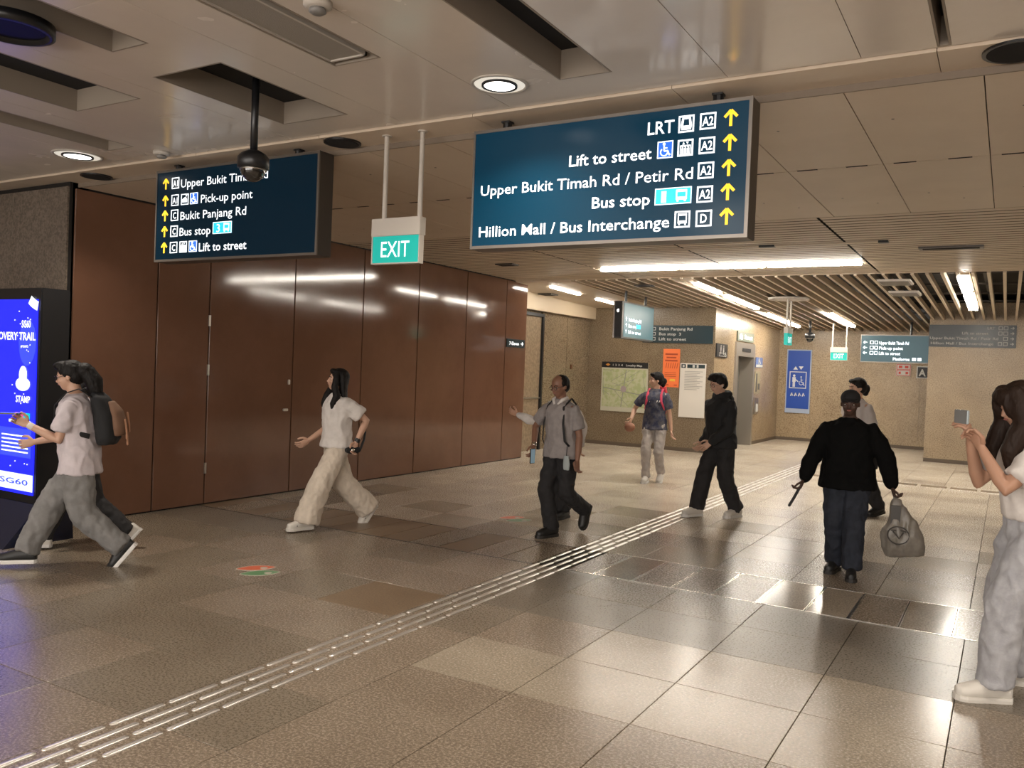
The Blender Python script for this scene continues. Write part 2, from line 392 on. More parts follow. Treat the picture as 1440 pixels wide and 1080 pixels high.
# foot stickers
def stick(x, y, label):
    t = thing('floor_sticker', label, 'floor sticker', (x, y, 0))
    SR = mat('sticker red', (.62, .14, .07), .5); SG = mat('sticker green', (.12, .26, .12), .5); SW = mat('sticker white', (.55, .5, .42), .5)
    for k, (dx, dy, m_) in enumerate([(-.055, .035, SR), (.055, -.035, SG)]):
        bm = bmesh.new()
        def foot(z, g, h):
            rr = []
            a = math.radians(53)
            for q in range(20):
                th = 2 * PI * q / 20; u = (.15 + g) * math.cos(th); v = (.06 + g) * math.sin(th) * (1 - .28 * math.cos(th * 2))
                rr.append((u * math.cos(a) - v * math.sin(a) + x + dx * 1.3, u * math.sin(a) + v * math.cos(a) + y + dy * 1.3))
            lo = [bm.verts.new((p[0], p[1], z)) for p in rr]; hi = [bm.verts.new((p[0], p[1], z + h)) for p in rr]
            bm.faces.new(hi)
            for i in range(20): bm.faces.new((lo[i], lo[(i + 1) % 20], hi[(i + 1) % 20], hi[i]))
        foot(.0003, .008, .0008); mk('border', bm, SW, t)
        bm = bmesh.new(); foot(.0012, -.004, .0008); mk('footprint', bm, m_, t)
        bm = bmesh.new(); disc(bm, (x + dx * 1.3 + .05, y + dy * 1.3 + .035, .0021), .03, .0006, 14); mk('marking', bm, SW, t)
stick(-5.01, 4.68, 'red and green footprint sticker on the floor in front of the woman in white')
stick(-4.62, 8.02, 'small faded red and green footprint sticker on the floor left of the man in grey')

# ============================================================ SETTING: WALLS
XW = -7.70
wb = struct(BX('wall_left', (-8.1, XW - .02, 4.75, 13.5, 0, 3.4), JOINT), 'wall clad in tall glossy brown panels')
seams = [4.76, 5.69, 6.36, 7.65, 8.94, 10.2, 11.5, 12.76, 13.5]
for a, b in zip(seams[:-1], seams[1:]):
    bm = bmesh.new(); box(bm, XW - .02, XW, a + .009, b - .009, .015, 3.21)
    bmesh.ops.bevel(bm, geom=bm.edges[:], offset=.002, segments=1, affect='EDGES'); mk('wall_panel', bm, BROWN, wb)
for z in (.35, 1.45, 2.0): BX('hinge', (XW, XW + .012, 6.345, 6.372, z, z + .12), STEELD, wb)
BX('door_handle', (XW, XW + .02, 7.50, 7.58, 1.02, 1.05), STEELD, wb, .004)
BX('door_handle', (XW, XW + .02, 7.57, 7.60, 1.35, 1.41), STEELD, wb, .004)
wp = struct(BX('wall_pier', (-12, -7.72, 4.72, 4.9, 0, 3.4), JOINT), 'dark granite pier behind the lit screen')
for k in range(4): BX('stone_panel', (-7.722 - .9 * (k + 1), -7.726 - .9 * k, 4.70, 4.72, .01, 3.22), PIER, wp)
# recess beyond the brown wall
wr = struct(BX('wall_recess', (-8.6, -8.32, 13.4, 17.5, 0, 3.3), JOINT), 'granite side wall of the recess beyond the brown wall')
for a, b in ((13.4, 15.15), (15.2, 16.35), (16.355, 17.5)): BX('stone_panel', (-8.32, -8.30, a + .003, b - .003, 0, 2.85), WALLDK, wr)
bm = bmesh.new(); box(bm, -8.31, -8.24, 13.9, 15.2, 2.72, 2.78); box(bm, -8.31, -8.24, 15.14, 15.2, 0, 2.72); mk('door_frame', bm, BLACK, wr)
BX('door_leaf', (-8.30, -8.285, 13.9, 15.14, 0, 2.72), mat('shutter panel', (.30, .225, .15), .22, col2=(.22, .165, .11), nscale=20), wr)
BX('rail', (-8.285, -8.25, 13.9, 15.14, 1.05, 1.08), STEELD, wr)
struct(BX('trim_1', (-8.6, -8.17, 13.4, 17.52, 2.83, 3.3), mat('bulkhead cream', (.56, .46, .33), .5)), 'cream bulkhead above the recess')
bm = bmesh.new(); box(bm, -8.30, -8.27, 16.55, 16.62, 1.68, 1.78); mk('call_point', bm, mat('brown plastic', (.12, .05, .02), .5), wr)
# map wall, lift wall, far wall, right pier
def stone_wall(name, label, x0, x1, y0, y1, step, axis, m_, mixed=None, zt=3.25):
    """solid core plus proud granite slabs on its visible face"""
    if axis == 'y':    # faces -Y at y0
        core = struct(BX(name, (x0, x1, y0 + .02, y1, 0, zt), GROUT), label); a = x0
        while a < x1 - .01:
            b = min(a + step, x1); BX('stone_panel', (a + .0015, b - .0015, y0, y0 + .02, .08, zt - .01), m_, core); a = b
        BX('skirting', (x0, x1, y0 - .004, y0 + .02, 0, .08), mat('dark skirting', (.11, .08, .055), .5), core)
    else:              # faces +X at x1
        core = struct(BX(name, (x0, x1 - .02, y0, y1, 0, zt), GROUT), label); a = y0
        while a < y1 - .01:
            b = min(a + step, y1); BX('stone_panel', (x1 - .02, x1, a + .0015, b - .0015, .08, zt - .01), m_, core); a = b
        BX('skirting', (x1 - .02, x1 + .004, y0, y1, 0, .08), mat('dark skirting', (.11, .08, .055), .5), core)
    return core
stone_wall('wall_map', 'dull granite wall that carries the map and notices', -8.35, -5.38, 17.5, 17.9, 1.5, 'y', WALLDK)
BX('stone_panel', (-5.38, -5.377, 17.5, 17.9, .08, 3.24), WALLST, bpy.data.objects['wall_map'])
stone_wall('wall_lift', 'granite wall with the lift opening', -5.8, -5.38, 17.9, 19.15, .83, 'x', WALLST)
wl2 = stone_wall('wall_lift_far', 'granite wall beyond the lift opening', -5.8, -5.38, 20.6, 23.3, 1.35, 'x', WALLST)
struct(BX('wall_lift_header', (-5.8, -5.38, 19.15, 20.6, 2.45, 3.25), WALLST))
stone_wall('wall_far', 'far granite wall with the blue wheelchair banner', -5.8, -1.0, 23.3, 23.7, 1.3, 'y', WALLST)
stone_wall('wall_right_pier', 'granite pier wall on the far right with direction board', -1.5, 6.0, 20.0, 23.6, 1.9, 'y', WALLST, zt=3.4)
# unseen enclosure of the hall (keeps bounce light)
MATTE = mat('hall wall cream', (.38, .30, .22), .7)
struct(BX('wall_back', (-12, 7, -6.2, -6, 0, 3.4), MATTE))
SHOP_FILL = mat('shop window added as fill', (.8, .75, .68), .4, emit=7, ecol=(1, .94, .88))  # unseen shopfronts inferred from ceiling reflections, glow added as fill for the ceiling
for i, x in enumerate((-8.5, -5.2, -1.9, 1.4)):
    wn = struct(BX('window_%d' % (i + 1), (x, x + 2.9, -5.99, -5.97, .25, 2.75), SHOP_FILL), 'shop window added as fill behind the viewer')
    bm = bmesh.new()
    for a in ((x - .05, x, -6, -5.94, .2, 2.8), (x + 2.9, x + 2.95, -6, -5.94, .2, 2.8), (x, x + 2.9, -6, -5.94, 2.75, 2.8), (x, x + 2.9, -6, -5.94, .2, .25), (x + 1.42, x + 1.48, -5.98, -5.94, .25, 2.75)): box(bm, *a)
    mk('window_frame', bm, BLACK, wn)

struct(BX('wall_right', (6.0, 6.2, -6, 24, 0, 3.4), MATTE)); struct(BX('wall_side', (-12.2, -12, -6, 5, 0, 3.4), MATTE))

# ============================================================ SETTING: CEILING
ceil = struct(BX('ceiling', (-12.2, 7, -6.2, 24, 3.95, 4.05), VOID), 'cream panel ceiling with recessed slots and slats')
ZA, ZM, ZB = 3.28, 3.265, 3.225
HOLES = [(-4.36, -3.78, 3.14, 4.17, 'c'), (-2.22, -1.90, 1.2, 4.15, 'r'), (-3.24, -2.92, 1.0, 3.46, 'v'), (-4.21, -3.91, 1.0, 2.79, 't'), (-5.47, -4.80, 1.3, 3.38, 'l'), (-6.28, -5.96, 1.5, 4.15, 'm'), (-.362, -.30, 1.0, 4.47, 's')]
def panel_holes(x0, x1, y0, y1, z, m_, circles=()):
    hs = [(max(a, x0), min(b, x1), max(c, y0), min(d, y1)) for a, b, c, d, _ in HOLES if a < x1 and b > x0 and c < y1 and d > y0]
    xs = sorted({x0, x1} | {v for h in hs for v in h[:2]}); ys = sorted({y0, y1} | {v for h in hs for v in h[2:]})
    bm = bmesh.new()
    for i in range(len(xs) - 1):
        for j in range(len(ys) - 1):
            cx, cy = (xs[i] + xs[i + 1]) / 2, (ys[j] + ys[j + 1]) / 2
            if any(h[0] < cx < h[1] and h[2] < cy < h[3] for h in hs): continue
            box(bm, xs[i], xs[i + 1], ys[j], ys[j + 1], z, z + .02)
    bmesh.ops.remove_doubles(bm, verts=bm.verts, dist=.0002)
    if bm.faces: mk('ceiling_panel', bm, m_, ceil)
    else: bm.free()
XS = [-12, -9.2, -7.9, -6.55, -5.72, -4.58, -3.55, -2.72, -1.37, -.70, -.33, .9, 2.2, 3.5, 4.8, 6.1]
YS = [-6, -3, -.5, 2.35, 4.48]
for i in range(len(XS) - 1):
    for j in range(len(YS) - 1):
        panel_holes(XS[i] + .002, XS[i + 1] - .002, YS[j] + .002, YS[j + 1] - (.002 if j < 3 else 0), ZA, CEIL)
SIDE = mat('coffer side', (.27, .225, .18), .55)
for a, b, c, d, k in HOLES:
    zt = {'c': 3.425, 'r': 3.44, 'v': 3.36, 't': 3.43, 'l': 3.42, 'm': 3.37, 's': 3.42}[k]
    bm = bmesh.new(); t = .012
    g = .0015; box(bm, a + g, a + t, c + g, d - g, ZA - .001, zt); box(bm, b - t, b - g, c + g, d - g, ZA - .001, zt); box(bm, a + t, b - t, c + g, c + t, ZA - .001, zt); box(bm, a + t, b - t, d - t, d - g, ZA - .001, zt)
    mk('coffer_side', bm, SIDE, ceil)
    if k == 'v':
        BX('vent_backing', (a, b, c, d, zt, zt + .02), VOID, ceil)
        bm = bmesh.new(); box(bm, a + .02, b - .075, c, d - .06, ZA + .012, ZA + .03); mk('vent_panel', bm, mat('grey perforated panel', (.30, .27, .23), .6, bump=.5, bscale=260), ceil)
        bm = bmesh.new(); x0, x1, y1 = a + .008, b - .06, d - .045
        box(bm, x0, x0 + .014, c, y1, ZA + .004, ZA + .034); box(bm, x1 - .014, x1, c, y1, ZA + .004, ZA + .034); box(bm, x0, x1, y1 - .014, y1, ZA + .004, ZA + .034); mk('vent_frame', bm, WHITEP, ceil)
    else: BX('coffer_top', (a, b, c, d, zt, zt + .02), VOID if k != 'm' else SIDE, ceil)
# stepped band and the panels up to the slats
BXS = [-12, -9.6, -8.3, -6.98, -5.66, -4.34, -3.02, -1.69, -.365, .955, 2.28, 3.6, 4.9, 6.1]
for a, b in zip(BXS[:-1], BXS[1:]):
    bm = bmesh.new(); box(bm, a + .002, b - .002, 4.492, 4.80, ZM, ZM + .05); mk('ceiling_band', bm, CEIL2, ceil)
bm = bmesh.new(); box(bm, -12, 6.1, 4.80, 4.812, ZB, ZM + .02); mk('step_face', bm, mat('shaded step face', (.20, .155, .115), .6), ceil)  # vertical face of the step, its shade painted in as a darker colour
cx = [-.172 + .662 * k for k in range(-12, 10)]
cx = [-7.69] + [v for v in cx if v > -7.5]
for a, b in zip(cx[:-1], cx[1:]):
    BX('ceiling_panel', (a + .003, b - .003, 4.812, 6.49, ZB, ZB + .02), CEIL2, ceil); BX('ceiling_panel', (a + .003, b - .003, 6.50, 8.44, ZB, ZB + .02), CEIL2, ceil)
    for q in ((.1, .32), (.62, .84)):
        BX('air_slot', (a + .662 * q[0], a + .662 * q[1], 6.482, 6.51, ZB - .001, ZB + .01), VOID, ceil)
    bm = bmesh.new()
    for px, py in ((.3, 5.4), (.75, 7.9), (.35, 7.6)): disc(bm, (a + px * .6, py, ZB - .001), .009, .002, 8)
    mk('fixings', bm, FRAME, ceil)
# zone of slats across the passage
y = 8.46; ROW = []
while y < 13.02: ROW.append(y); y += .148
for a, b in ((-7.69, -5.50), (-5.47, -3.55), (-3.52, -1.665), (-1.635, .9), (.93, 6.0)):
    bm = bmesh.new(); box(bm, a, b, -.053, .053, 0, .003); me = bpy.data.meshes.new('ceiling_slat'); bm.to_mesh(me); bm.free(); me.materials.append(SLAT)
    for y in ROW: link(me, 'ceiling_slat', None, ceil, V((0, y + .055, ZB)) - V(ceil.location))
BX('slat_backing', (-7.7, 6, 8.44, 13.06, ZB + .06, ZB + .08), mat('dark backing', (.012, .01, .008), .9), ceil)
BX('slat_end_trim', (-7.69, 6, 13.03, 13.07, ZB - .005, ZB + .12), SLAT, ceil)
# slats running away from the camera, gently falling
def zc(y): return 3.20 - .025 * (y - 13.07)
k = 0; X = -6.5
while X < 4.2:
    y1 = 23.28 if X < -1.5 else 19.98
    if X < -5.42: y1 = 17.48
    bm = bmesh.new(); vs = []
    for yy in (13.07, y1):
        z = zc(yy)
        for dx, dz in ((-.021, 0), (.021, 0), (.021, .09), (-.021, .09)): vs.append(bm.verts.new((X + dx, yy, z + dz)))
    for f in ((0, 1, 2, 3), (7, 6, 5, 4), (0, 4, 5, 1), (1, 5, 6, 2), (2, 6, 7, 3), (3, 7, 4, 0)): bm.faces.new([vs[i] for i in f])
    mk('ceiling_slat', bm, SLATB, ceil); X += .188
BX('slat_backing', (-6.6, 6, 13.07, 23.7, 3.55, 3.57), mat('plenum dark', (.02, .016, .013), .8), ceil)
bm = bmesh.new(); vs = [bm.verts.new(p) for p in ((-8.6, 13.07, 3.20), (-6.6, 13.07, 3.20), (-6.6, 17.52, zc(17.5)), (-8.6, 17.52, zc(17.5)))]; vs2 = [bm.verts.new(v.co + V((0, 0, .03))) for v in vs]
bm.faces.new(vs); bm.faces.new(vs2[::-1])
for i in range(4): bm.faces.new((vs[i], vs[(i + 1) % 4], vs2[(i + 1) % 4], vs2[i]))
mk('ceiling_panel', bm, CEIL2, ceil)
bm = bmesh.new()
for i in range(5): box(bm, -3.6 + i * 1.6, -3.5 + i * 1.6, 13.1, 23.2, 3.36, 3.4)
for i in range(6): box(bm, -6.5, 5.5, 14 + i * 1.6, 14.03 + i * 1.6, 3.31, 3.34)
mk('plenum_channels', bm, mat('galvanised dark', (.08, .07, .06), .6), ceil)

# ============================================================ LIGHT FITTINGS
def strip(x0, x1, y0, y1, z, label, segs=1, gap=.03, slope=False, grp=None):
    t = thing('strip_light', label, 'ceiling light', ((x0 + x1) / 2, (y0 + y1) / 2, z), grp)
    alongx = (x1 - x0) > (y1 - y0)
    for s in range(segs):
        if alongx:
            a = x0 + (x1 - x0) * s / segs + gap / 2; b = x0 + (x1 - x0) * (s + 1) / segs - gap / 2
            BX('lamp_tube', (a, b, y0, y1, z - .012, z + .02), LAMP, t, .006)
        else:
            bm = bmesh.new(); vs = []
            for yy in (y0, y1):
                zz = zc(yy) if slope else z
                for x, q in ((x0, -.02), (x1, -.02), (x1, .02), (x0, .02)): vs.append(bm.verts.new((x, yy, zz + q)))
            for f in ((0, 1, 2, 3), (7, 6, 5, 4), (0, 4, 5, 1), (1, 5, 6, 2), (2, 6, 7, 3), (3, 7, 4, 0)): bm.faces.new([vs[i] for i in f])
            mk('lamp_tube', bm, LAMP, t)
    if alongx: BX('housing', (x0 - .02, x1 + .02, y0 - .02, y1 + .02, z + .02, z + .05), SLAT, t)
    else:
        bm = bmesh.new(); vs = []
        for yy in (y0 - .02, y1 + .02):
            zz = zc(yy) if slope else z
            for x, q in ((x0 - .015, .02), (x1 + .015, .02), (x1 + .015, .07), (x0 - .015, .07)): vs.append(bm.verts.new((x, yy, zz + q)))
        for f in ((0, 1, 2, 3), (7, 6, 5, 4), (0, 4, 5, 1), (1, 5, 6, 2), (2, 6, 7, 3), (3, 7, 4, 0)): bm.faces.new([vs[i] for i in f])
        mk('housing', bm, SLAT, t)
    return t
strip(-5.46, -1.70, 11.74, 11.84, ZB - .02, 'long lit strip light of three tubes crossing the slatted ceiling', 3, .04)
strip(-7.36, -7.28, 13.7, 14.85, 3.17, 'lit strip light nearest the brown wall end, above the recess', slope=True)
strip(-7.34, -7.26, 15.65, 16.7, 3.12, 'lit strip light just left of the side-on hanging sign', slope=True)
strip(-4.60, -4.51, 13.66, 14.95, 3.17, 'lit strip light just beyond the long one, first of the row leading to the lift', slope=True)
strip(-4.60, -4.51, 15.38, 17.6, 3.12, 'lit strip light in the middle of the row leading to the lift', slope=True)
strip(-4.68, -4.59, 18.7, 22.0, 3.05, 'lit strip light by the edge-on exit sign, last of the row at the lift wall', slope=True)
strip(-3.35, -3.26, 18.7, 21.8, 3.02, 'lit strip light directly above the far facing exit sign', slope=True)
strip(-.69, -.55, 13.4, 15.1, 3.17, 'short bright lamp between dark slats on the far right, nearer of two', slope=True)
strip(-.69, -.55, 15.5, 17.8, 3.12, 'short bright lamp between dark slats on the far right, farther of two', slope=True)
t = thing('unlit_batten', 'thin unlit batten crossing the slatted ceiling in front of the long strip light', 'ceiling fitting', (-2.9, 10.05, ZB))
BX('cover', (-4.4, -1.3, 10.0, 10.07, ZB - .02, ZB - .004), SLATB, t); BX('end_cap', (-1.3, -1.2, 9.99, 10.08, ZB - .025, ZB), BLACK, t); BX('joiner', (-2.60, -2.42, 9.99, 10.08, ZB - .026, ZB - .004), BLACK, t)
for x0, x1, y0, y1, lab in ((-.95, -.30, 10.58, 10.76, 'dark slot diffuser in the slats at the right edge'), (-6.75, -6.45, 10.8, 11.0, 'small dark diffuser in the slats above the brown wall'), (-5.65, -5.35, 13.6, 13.8, 'small dark square plate above the side-on hanging sign')):
    t = thing('ceiling_diffuser', lab, 'air diffuser', ((x0 + x1) / 2, y0, ZB)); zz = ZB if y0 < 13 else 3.18
    BX('frame', (x0, x1, y0, y1, zz - .02, zz), FRAME, t); BX('core', (x0 + .04, x1 - .04, y0 + .04, y1 - .04, zz - .024, zz - .018), VOID, t)
t = thing('ceiling_diffuser', 'small dark plate beside the lamp above the recess', 'air diffuser', (-7.95, 14.9, 3.14)); BX('frame', (-8.1, -7.8, 14.6, 14.9, 3.13, 3.15), FRAME, t); BX('core', (-8.06, -7.84, 14.64, 14.86, 3.126, 3.131), VOID, t)
for x0, y0, lab in ((-1.75, 13.5, 'grey square ceiling speaker among the slats, nearer of two'), (-1.75, 14.9, 'grey square ceiling speaker among the slats, farther of two')):
    t = thing('ceiling_speaker', lab, 'ceiling speaker', (x0 + .2, y0 + .3, 3.15)); z = zc(y0) - .03
    BX('grille', (x0 + .03, x0 + .42, y0 + .03, y0 + .57, z - .01, z), mat('grey grille', (.22, .2, .18), .6, bump=.6, bscale=300), t); BX('frame', (x0, x0 + .45, y0, y0 + .6, z, z + .03), WHITEP, t)
t = thing('ceiling_speaker', 'round pale ceiling plate above the edge-on exit sign', 'ceiling speaker', (-3.5, 15.7, 3.1)); bm = bmesh.new(); disc(bm, (-3.5, 15.7, 3.09), .36, .03); mk('plate', bm, WHITEP, t); bm = bmesh.new(); disc(bm, (-3.5, 15.7, 3.085), .3, .006); mk('grille', bm, mat('pale grille', (.5, .45, .42), .5), t)
# downlights
def downlight(x, y, r, lab):
    t = thing('downlight', lab, 'downlight', (x, y, ZA))
    bm = bmesh.new(); n = 32
    def R(rr, z): return (V((x, y, z)), V((rr, 0, 0)), V((0, rr, 0)))
    loft(bm, [R(r, ZA - .001), R(r, ZA - .007), R(r * .9, ZA - .009), R(r * .88, ZA - .002)], n, False); mk('trim_ring', bm, WHITEP, t, True)
    bm = bmesh.new(); disc(bm, (x, y, ZA - .004), r * .88, .003, 32); mk('reflector', bm, REFL, t)
    bm = bmesh.new(); loft(bm, [R(r * .62, ZA - .005), R(r * .62, ZA - .016), R(r * .54, ZA - .016), R(r * .54, ZA - .005)], n, False); mk('inner_ring', bm, BLACK, t, True)
    bm = bmesh.new(); disc(bm, (x, y, ZA - .012), r * .53, .006, 32); mk('lamp', bm, LAMPD, t)
downlight(-2.56, 4.07, .165, 'lit round downlight above the large sign')
downlight(-6.68, 4.14, .195, 'lit round downlight at the left near the dark pier')
# dark round speakers
def rspk(x, y, z, r, lab, h=.012):
    t = thing('round_speaker', lab, 'ceiling speaker', (x, y, z))
    bm = bmesh.new(); disc(bm, (x, y, z - h), r, h, 32); mk('body', bm, BLACK, t)
    bm = bmesh.new(); disc(bm, (x, y, z - h - .002), r * .88, .003, 32); mk('grille', bm, VOID, t)
rspk(-7.22, 4.66, ZM, .135, 'black round ceiling speaker at the left end of the band')
rspk(-4.25, 4.64, ZM, .135, 'black round ceiling speaker between the two hanging signs')
rspk(-.03, 4.62, ZM, .15, 'black round ceiling speaker at the right edge of the photo')
t = thing('round_speaker', 'dark drum fitting at the top left corner of the photo', 'ceiling speaker', (-4.27, 2.36, ZA))
bm = bmesh.new(); R_ = lambda rr, z: (V((-4.3, 2.30, z)), V((rr, 0, 0)), V((0, rr, 0)))
loft(bm, [R_(.2, ZA), R_(.2, ZA - .05), R_(.17, ZA - .055), R_(.16, ZA - .03)], 32); mk('drum', bm, BLACK, t, True); bm = bmesh.new(); disc(bm, (-4.3, 2.30, ZA - .034), .155, .003); mk('lens', bm, mat('dark lens', (.004, .004, .008), .5, spec=.2), t)
# smoke detectors
for x, y, lab in ((-5.88, 4.34, 'white smoke detector above the left hanging sign'), (-2.74, 2.80, 'white smoke detector at the top edge of the photo')):
    t = thing('smoke_detector', lab, 'smoke detector', (x, y, ZA))
    R_ = lambda rr, z: (V((x, y, z)), V((rr, 0, 0)), V((0, rr, 0)))
    bm = bmesh.new(); loft(bm, [R_(.065, ZA), R_(.065, ZA - .02), R_(.05, ZA - .03)], 24); mk('base', bm, WHITEP, t, True)
    bm = bmesh.new(); loft(bm, [R_(.035, ZA - .03), R_(.04, ZA - .045), R_(.025, ZA - .055)], 20); mk('sensor', bm, mat('grey plastic', (.2, .19, .18), .5), t, True)
# dome cameras on poles
def domecam(x, y, zt, zb, r, lab):
    t = thing('dome_camera', lab, 'security camera', (x, y, zb))
    bm = bmesh.new(); tube(bm, [(x, y, zt), (x, y, zb + r * 1.9)], r * .24, 14); mk('pole', bm, BLACK, t, True)
    bm = bmesh.new(); R_ = lambda rr, z: (V((x, y, z)), V((rr, 0, 0)), V((0, rr, 0)))
    z = zb + r
    loft(bm, [R_(r * .35, z + r * 1.1), R_(r * .8, z + r * .85), R_(r, z + r * .6), R_(r, z - .05 * r), R_(r * .9, z - .1 * r)], 28); mk('housing', bm, BLACK, t, True)
    bm = bmesh.new(); ell(bm, (x, y, z - .1 * r), (r * .8, r * .8, r * .85), None, 24, 14); mk('dome', bm, mat('smoked dome', (.012, .011, .01), .06, coat=1), t, True)
    bm = bmesh.new(); loft(bm, [R_(r * .84, z - .12 * r), R_(r * .84, z - .22 * r)], 28); mk('ring', bm, STEELD, t, True)
domecam(-4.01, 3.6, 3.424, 2.735, .094, 'black dome camera on a pole in front of the left sign')
domecam(-3.95, 20.0, 3.0, 2.5, .11, 'small dark dome camera hanging near the far exit signs')

# ============================================================ SIGNS
def hang(sign, rods, y, z0, z1, r=.012, m_=BLACK, cap=True):
    for x in rods:
        bm = bmesh.new(); tube(bm, [(x, y, z0), (x, y, z1)], r, 10)
        if cap: box(bm, x - .03, x + .03, y - .03, y + .03, z1 - .012, z1)
        mk('hanger', bm, m_, sign)
def lightbox(lab, x0, x1, y0, y1, z0, z1, bg):
    t = thing('direction_sign', lab, 'sign', ((x0 + x1) / 2, (y0 + y1) / 2, z0))
    BX('casing', (x0, x1, y0 + .008, y1, z0, z1), FRAME, t, .004)
    bm = bmesh.new(); f = .02
    for a in ((x0, x1, y0, y0 + .012, z0, z0 + f), (x0, x1, y0, y0 + .012, z1 - f, z1), (x0, x0 + f * .7, y0, y0 + .012, z0 + f, z1 - f), (x1 - f, x1, y0, y0 + .012, z0 + f, z1 - f)): box(bm, *a)
    mk('frame', bm, mat('sign frame bronze', (.20, .18, .16), .3, .7), t)
    BX('face', (x0 + f * .7, x1 - f, y0 + .004, y0 + .009, z0 + f, z1 - f), bg, t)
    return t
big = lightbox('large lit direction sign with five yellow arrows, right of the exit sign', -3.075, -1.262, 4.60, 4.755, 2.437, 3.205, SIGNBG)
hang(big, (-2.87, -1.48), 4.68, 3.2, ZM + .001, .03)
F = FY(4.604)
Z = [3.054, 2.918, 2.779, 2.646, 2.511]; CH = .07
text(F, 'LRT', -1.867, -1.706, 3.054, CH + .006, TXT, big); text(F, 'Lift to street', -2.370, -1.836, 2.915, CH, TXT, big)
text(F, 'Upper Bukit Timah Rd / Petir Rd', -3.006, -1.583, 2.780, CH, TXT, big, bold=.004)
text(F, 'Bus stop', -2.205, -1.835, 2.650, CH, TXT, big); text(F, 'Hillion Mall / Bus Interchange', -3.009, -1.711, 2.513, CH, TXT, big, bold=.008)
for i, z in enumerate(Z):
    z0, z1 = z - .004, z + .088
    polys(F, 'boxed_code', ring_box(-1.556, -1.464, z0, z1, .009), TXT, big)
    text(F, 'A2' if i < 4 else 'D', (-1.543 if i < 4 else -1.530), (-1.478 if i < 4 else -1.492), z + .017, .052, TXT, big, bold=.02)
    polys(F, 'arrow', arrow(-1.418, -1.343, z, z + .088), YEL, big)
polys(F, 'pictogram', ring_box(-1.681, -1.589, 3.046, 3.142, .009) + tram(-1.681, -1.589, 3.046, 3.142), TXT, big)
polys(F, 'pictogram', [rect(-1.801, -1.707, 2.91, 3.008)], BLUEI, big); polys(F, 'pictogram', ring_box(-1.801, -1.707, 2.91, 3.008, .006) + wheelchair(-1.80, -1.708, 2.912, 3.006), TXT, big, .004)
polys(F, 'pictogram', ring_box(-1.681, -1.589, 2.912, 3.006, .009) + lifticon(-1.681, -1.589, 2.912, 3.006), TXT, big)
polys(F, 'bus_stop_plate', [rect(-1.804, -1.586, 2.643, 2.738)], CYANI, big); polys(F, 'bus_stop_plate_frame', ring_box(-1.804, -1.586, 2.643, 2.738, .005) + bus(-1.69, -1.60, 2.65, 2.732), TXT, big, .004)
text(F, '1', -1.765, -1.735, 2.655, .07, TXT, big, d=.004, bold=0)
polys(F, 'pictogram', ring_box(-1.681, -1.589, 2.507, 2.602, .009) + bus(-1.672, -1.598, 2.515, 2.596), TXT, big)

lft = lightbox('lit direction sign on the left with five arrows, behind the black dome camera', -6.29, -4.43, 4.60, 4.755, 2.447, 3.215, SIGNBG2)
hang(lft, (-6.10, -4.72), 4.68, 3.2, ZM + .001, .03)
Z = [3.054, 2.912, 2.787, 2.655, 2.519]
rowsL = [('Upper Bukit Timah Rd', -5.972, -4.961), ('Pick-up point', -5.721, -5.123), ('Bukit Panjang Rd', -5.967, -5.188), ('Bus stop', -5.971, -5.594), ('Lift to street', -5.727, -5.173)]
for i, ((s, a, b), z) in enumerate(zip(rowsL, Z)):
    text(F, s, a, b, z, .07, TXT, lft, bold=.012 if i == 4 else .004)
    polys(F, 'arrow', arrow(-6.204, -6.125, z, z + .086), YEL, lft)
    polys(F, 'boxed_code', ring_box(-6.088, -5.997, z - .003, z + .09, .008), TXT, lft)
    if i < 2: text(F, 'A1', -6.073, -6.012, z + .016, .052, TXT, lft, bold=.02)
    else: text(F, 'C', -6.062, -6.022, z + .016, .054, TXT, lft, bold=.02)
polys(F, 'pictogram', ring_box(-5.966, -5.873, 2.91, 3.0, .007) + [[(-5.95, 2.93), (-5.89, 2.93), (-5.89, 2.955), (-5.91, 2.975), (-5.935, 2.965), (-5.95, 2.955)], circ(-5.90, 2.985, .008, 8)], TXT, lft)
for z, x0, x1 in ((2.909, -5.848, -5.757), (2.517, -5.848, -5.750)):
    polys(F, 'pictogram', [rect(x0, x1, z, z + .092)], BLUEI, lft); polys(F, 'pictogram', ring_box(x0, x1, z, z + .092, .005) + wheelchair(x0, x1, z, z + .092), TXT, lft, .004)
polys(F, 'pictogram', ring_box(-5.967, -5.877, 2.517, 2.609, .008) + lifticon(-5.967, -5.877, 2.517, 2.609), TXT, lft)
polys(F, 'bus_stop_plate', [rect(-5.563, -5.346, 2.652, 2.746)], CYANI, lft); polys(F, 'bus_stop_plate_frame', ring_box(-5.563, -5.346, 2.652, 2.746, .005) + bus(-5.45, -5.36, 2.658, 2.742), TXT, lft, .004)
text(F, '3', -5.52, -5.48, 2.665, .068, TXT, lft, d=.004, bold=0)

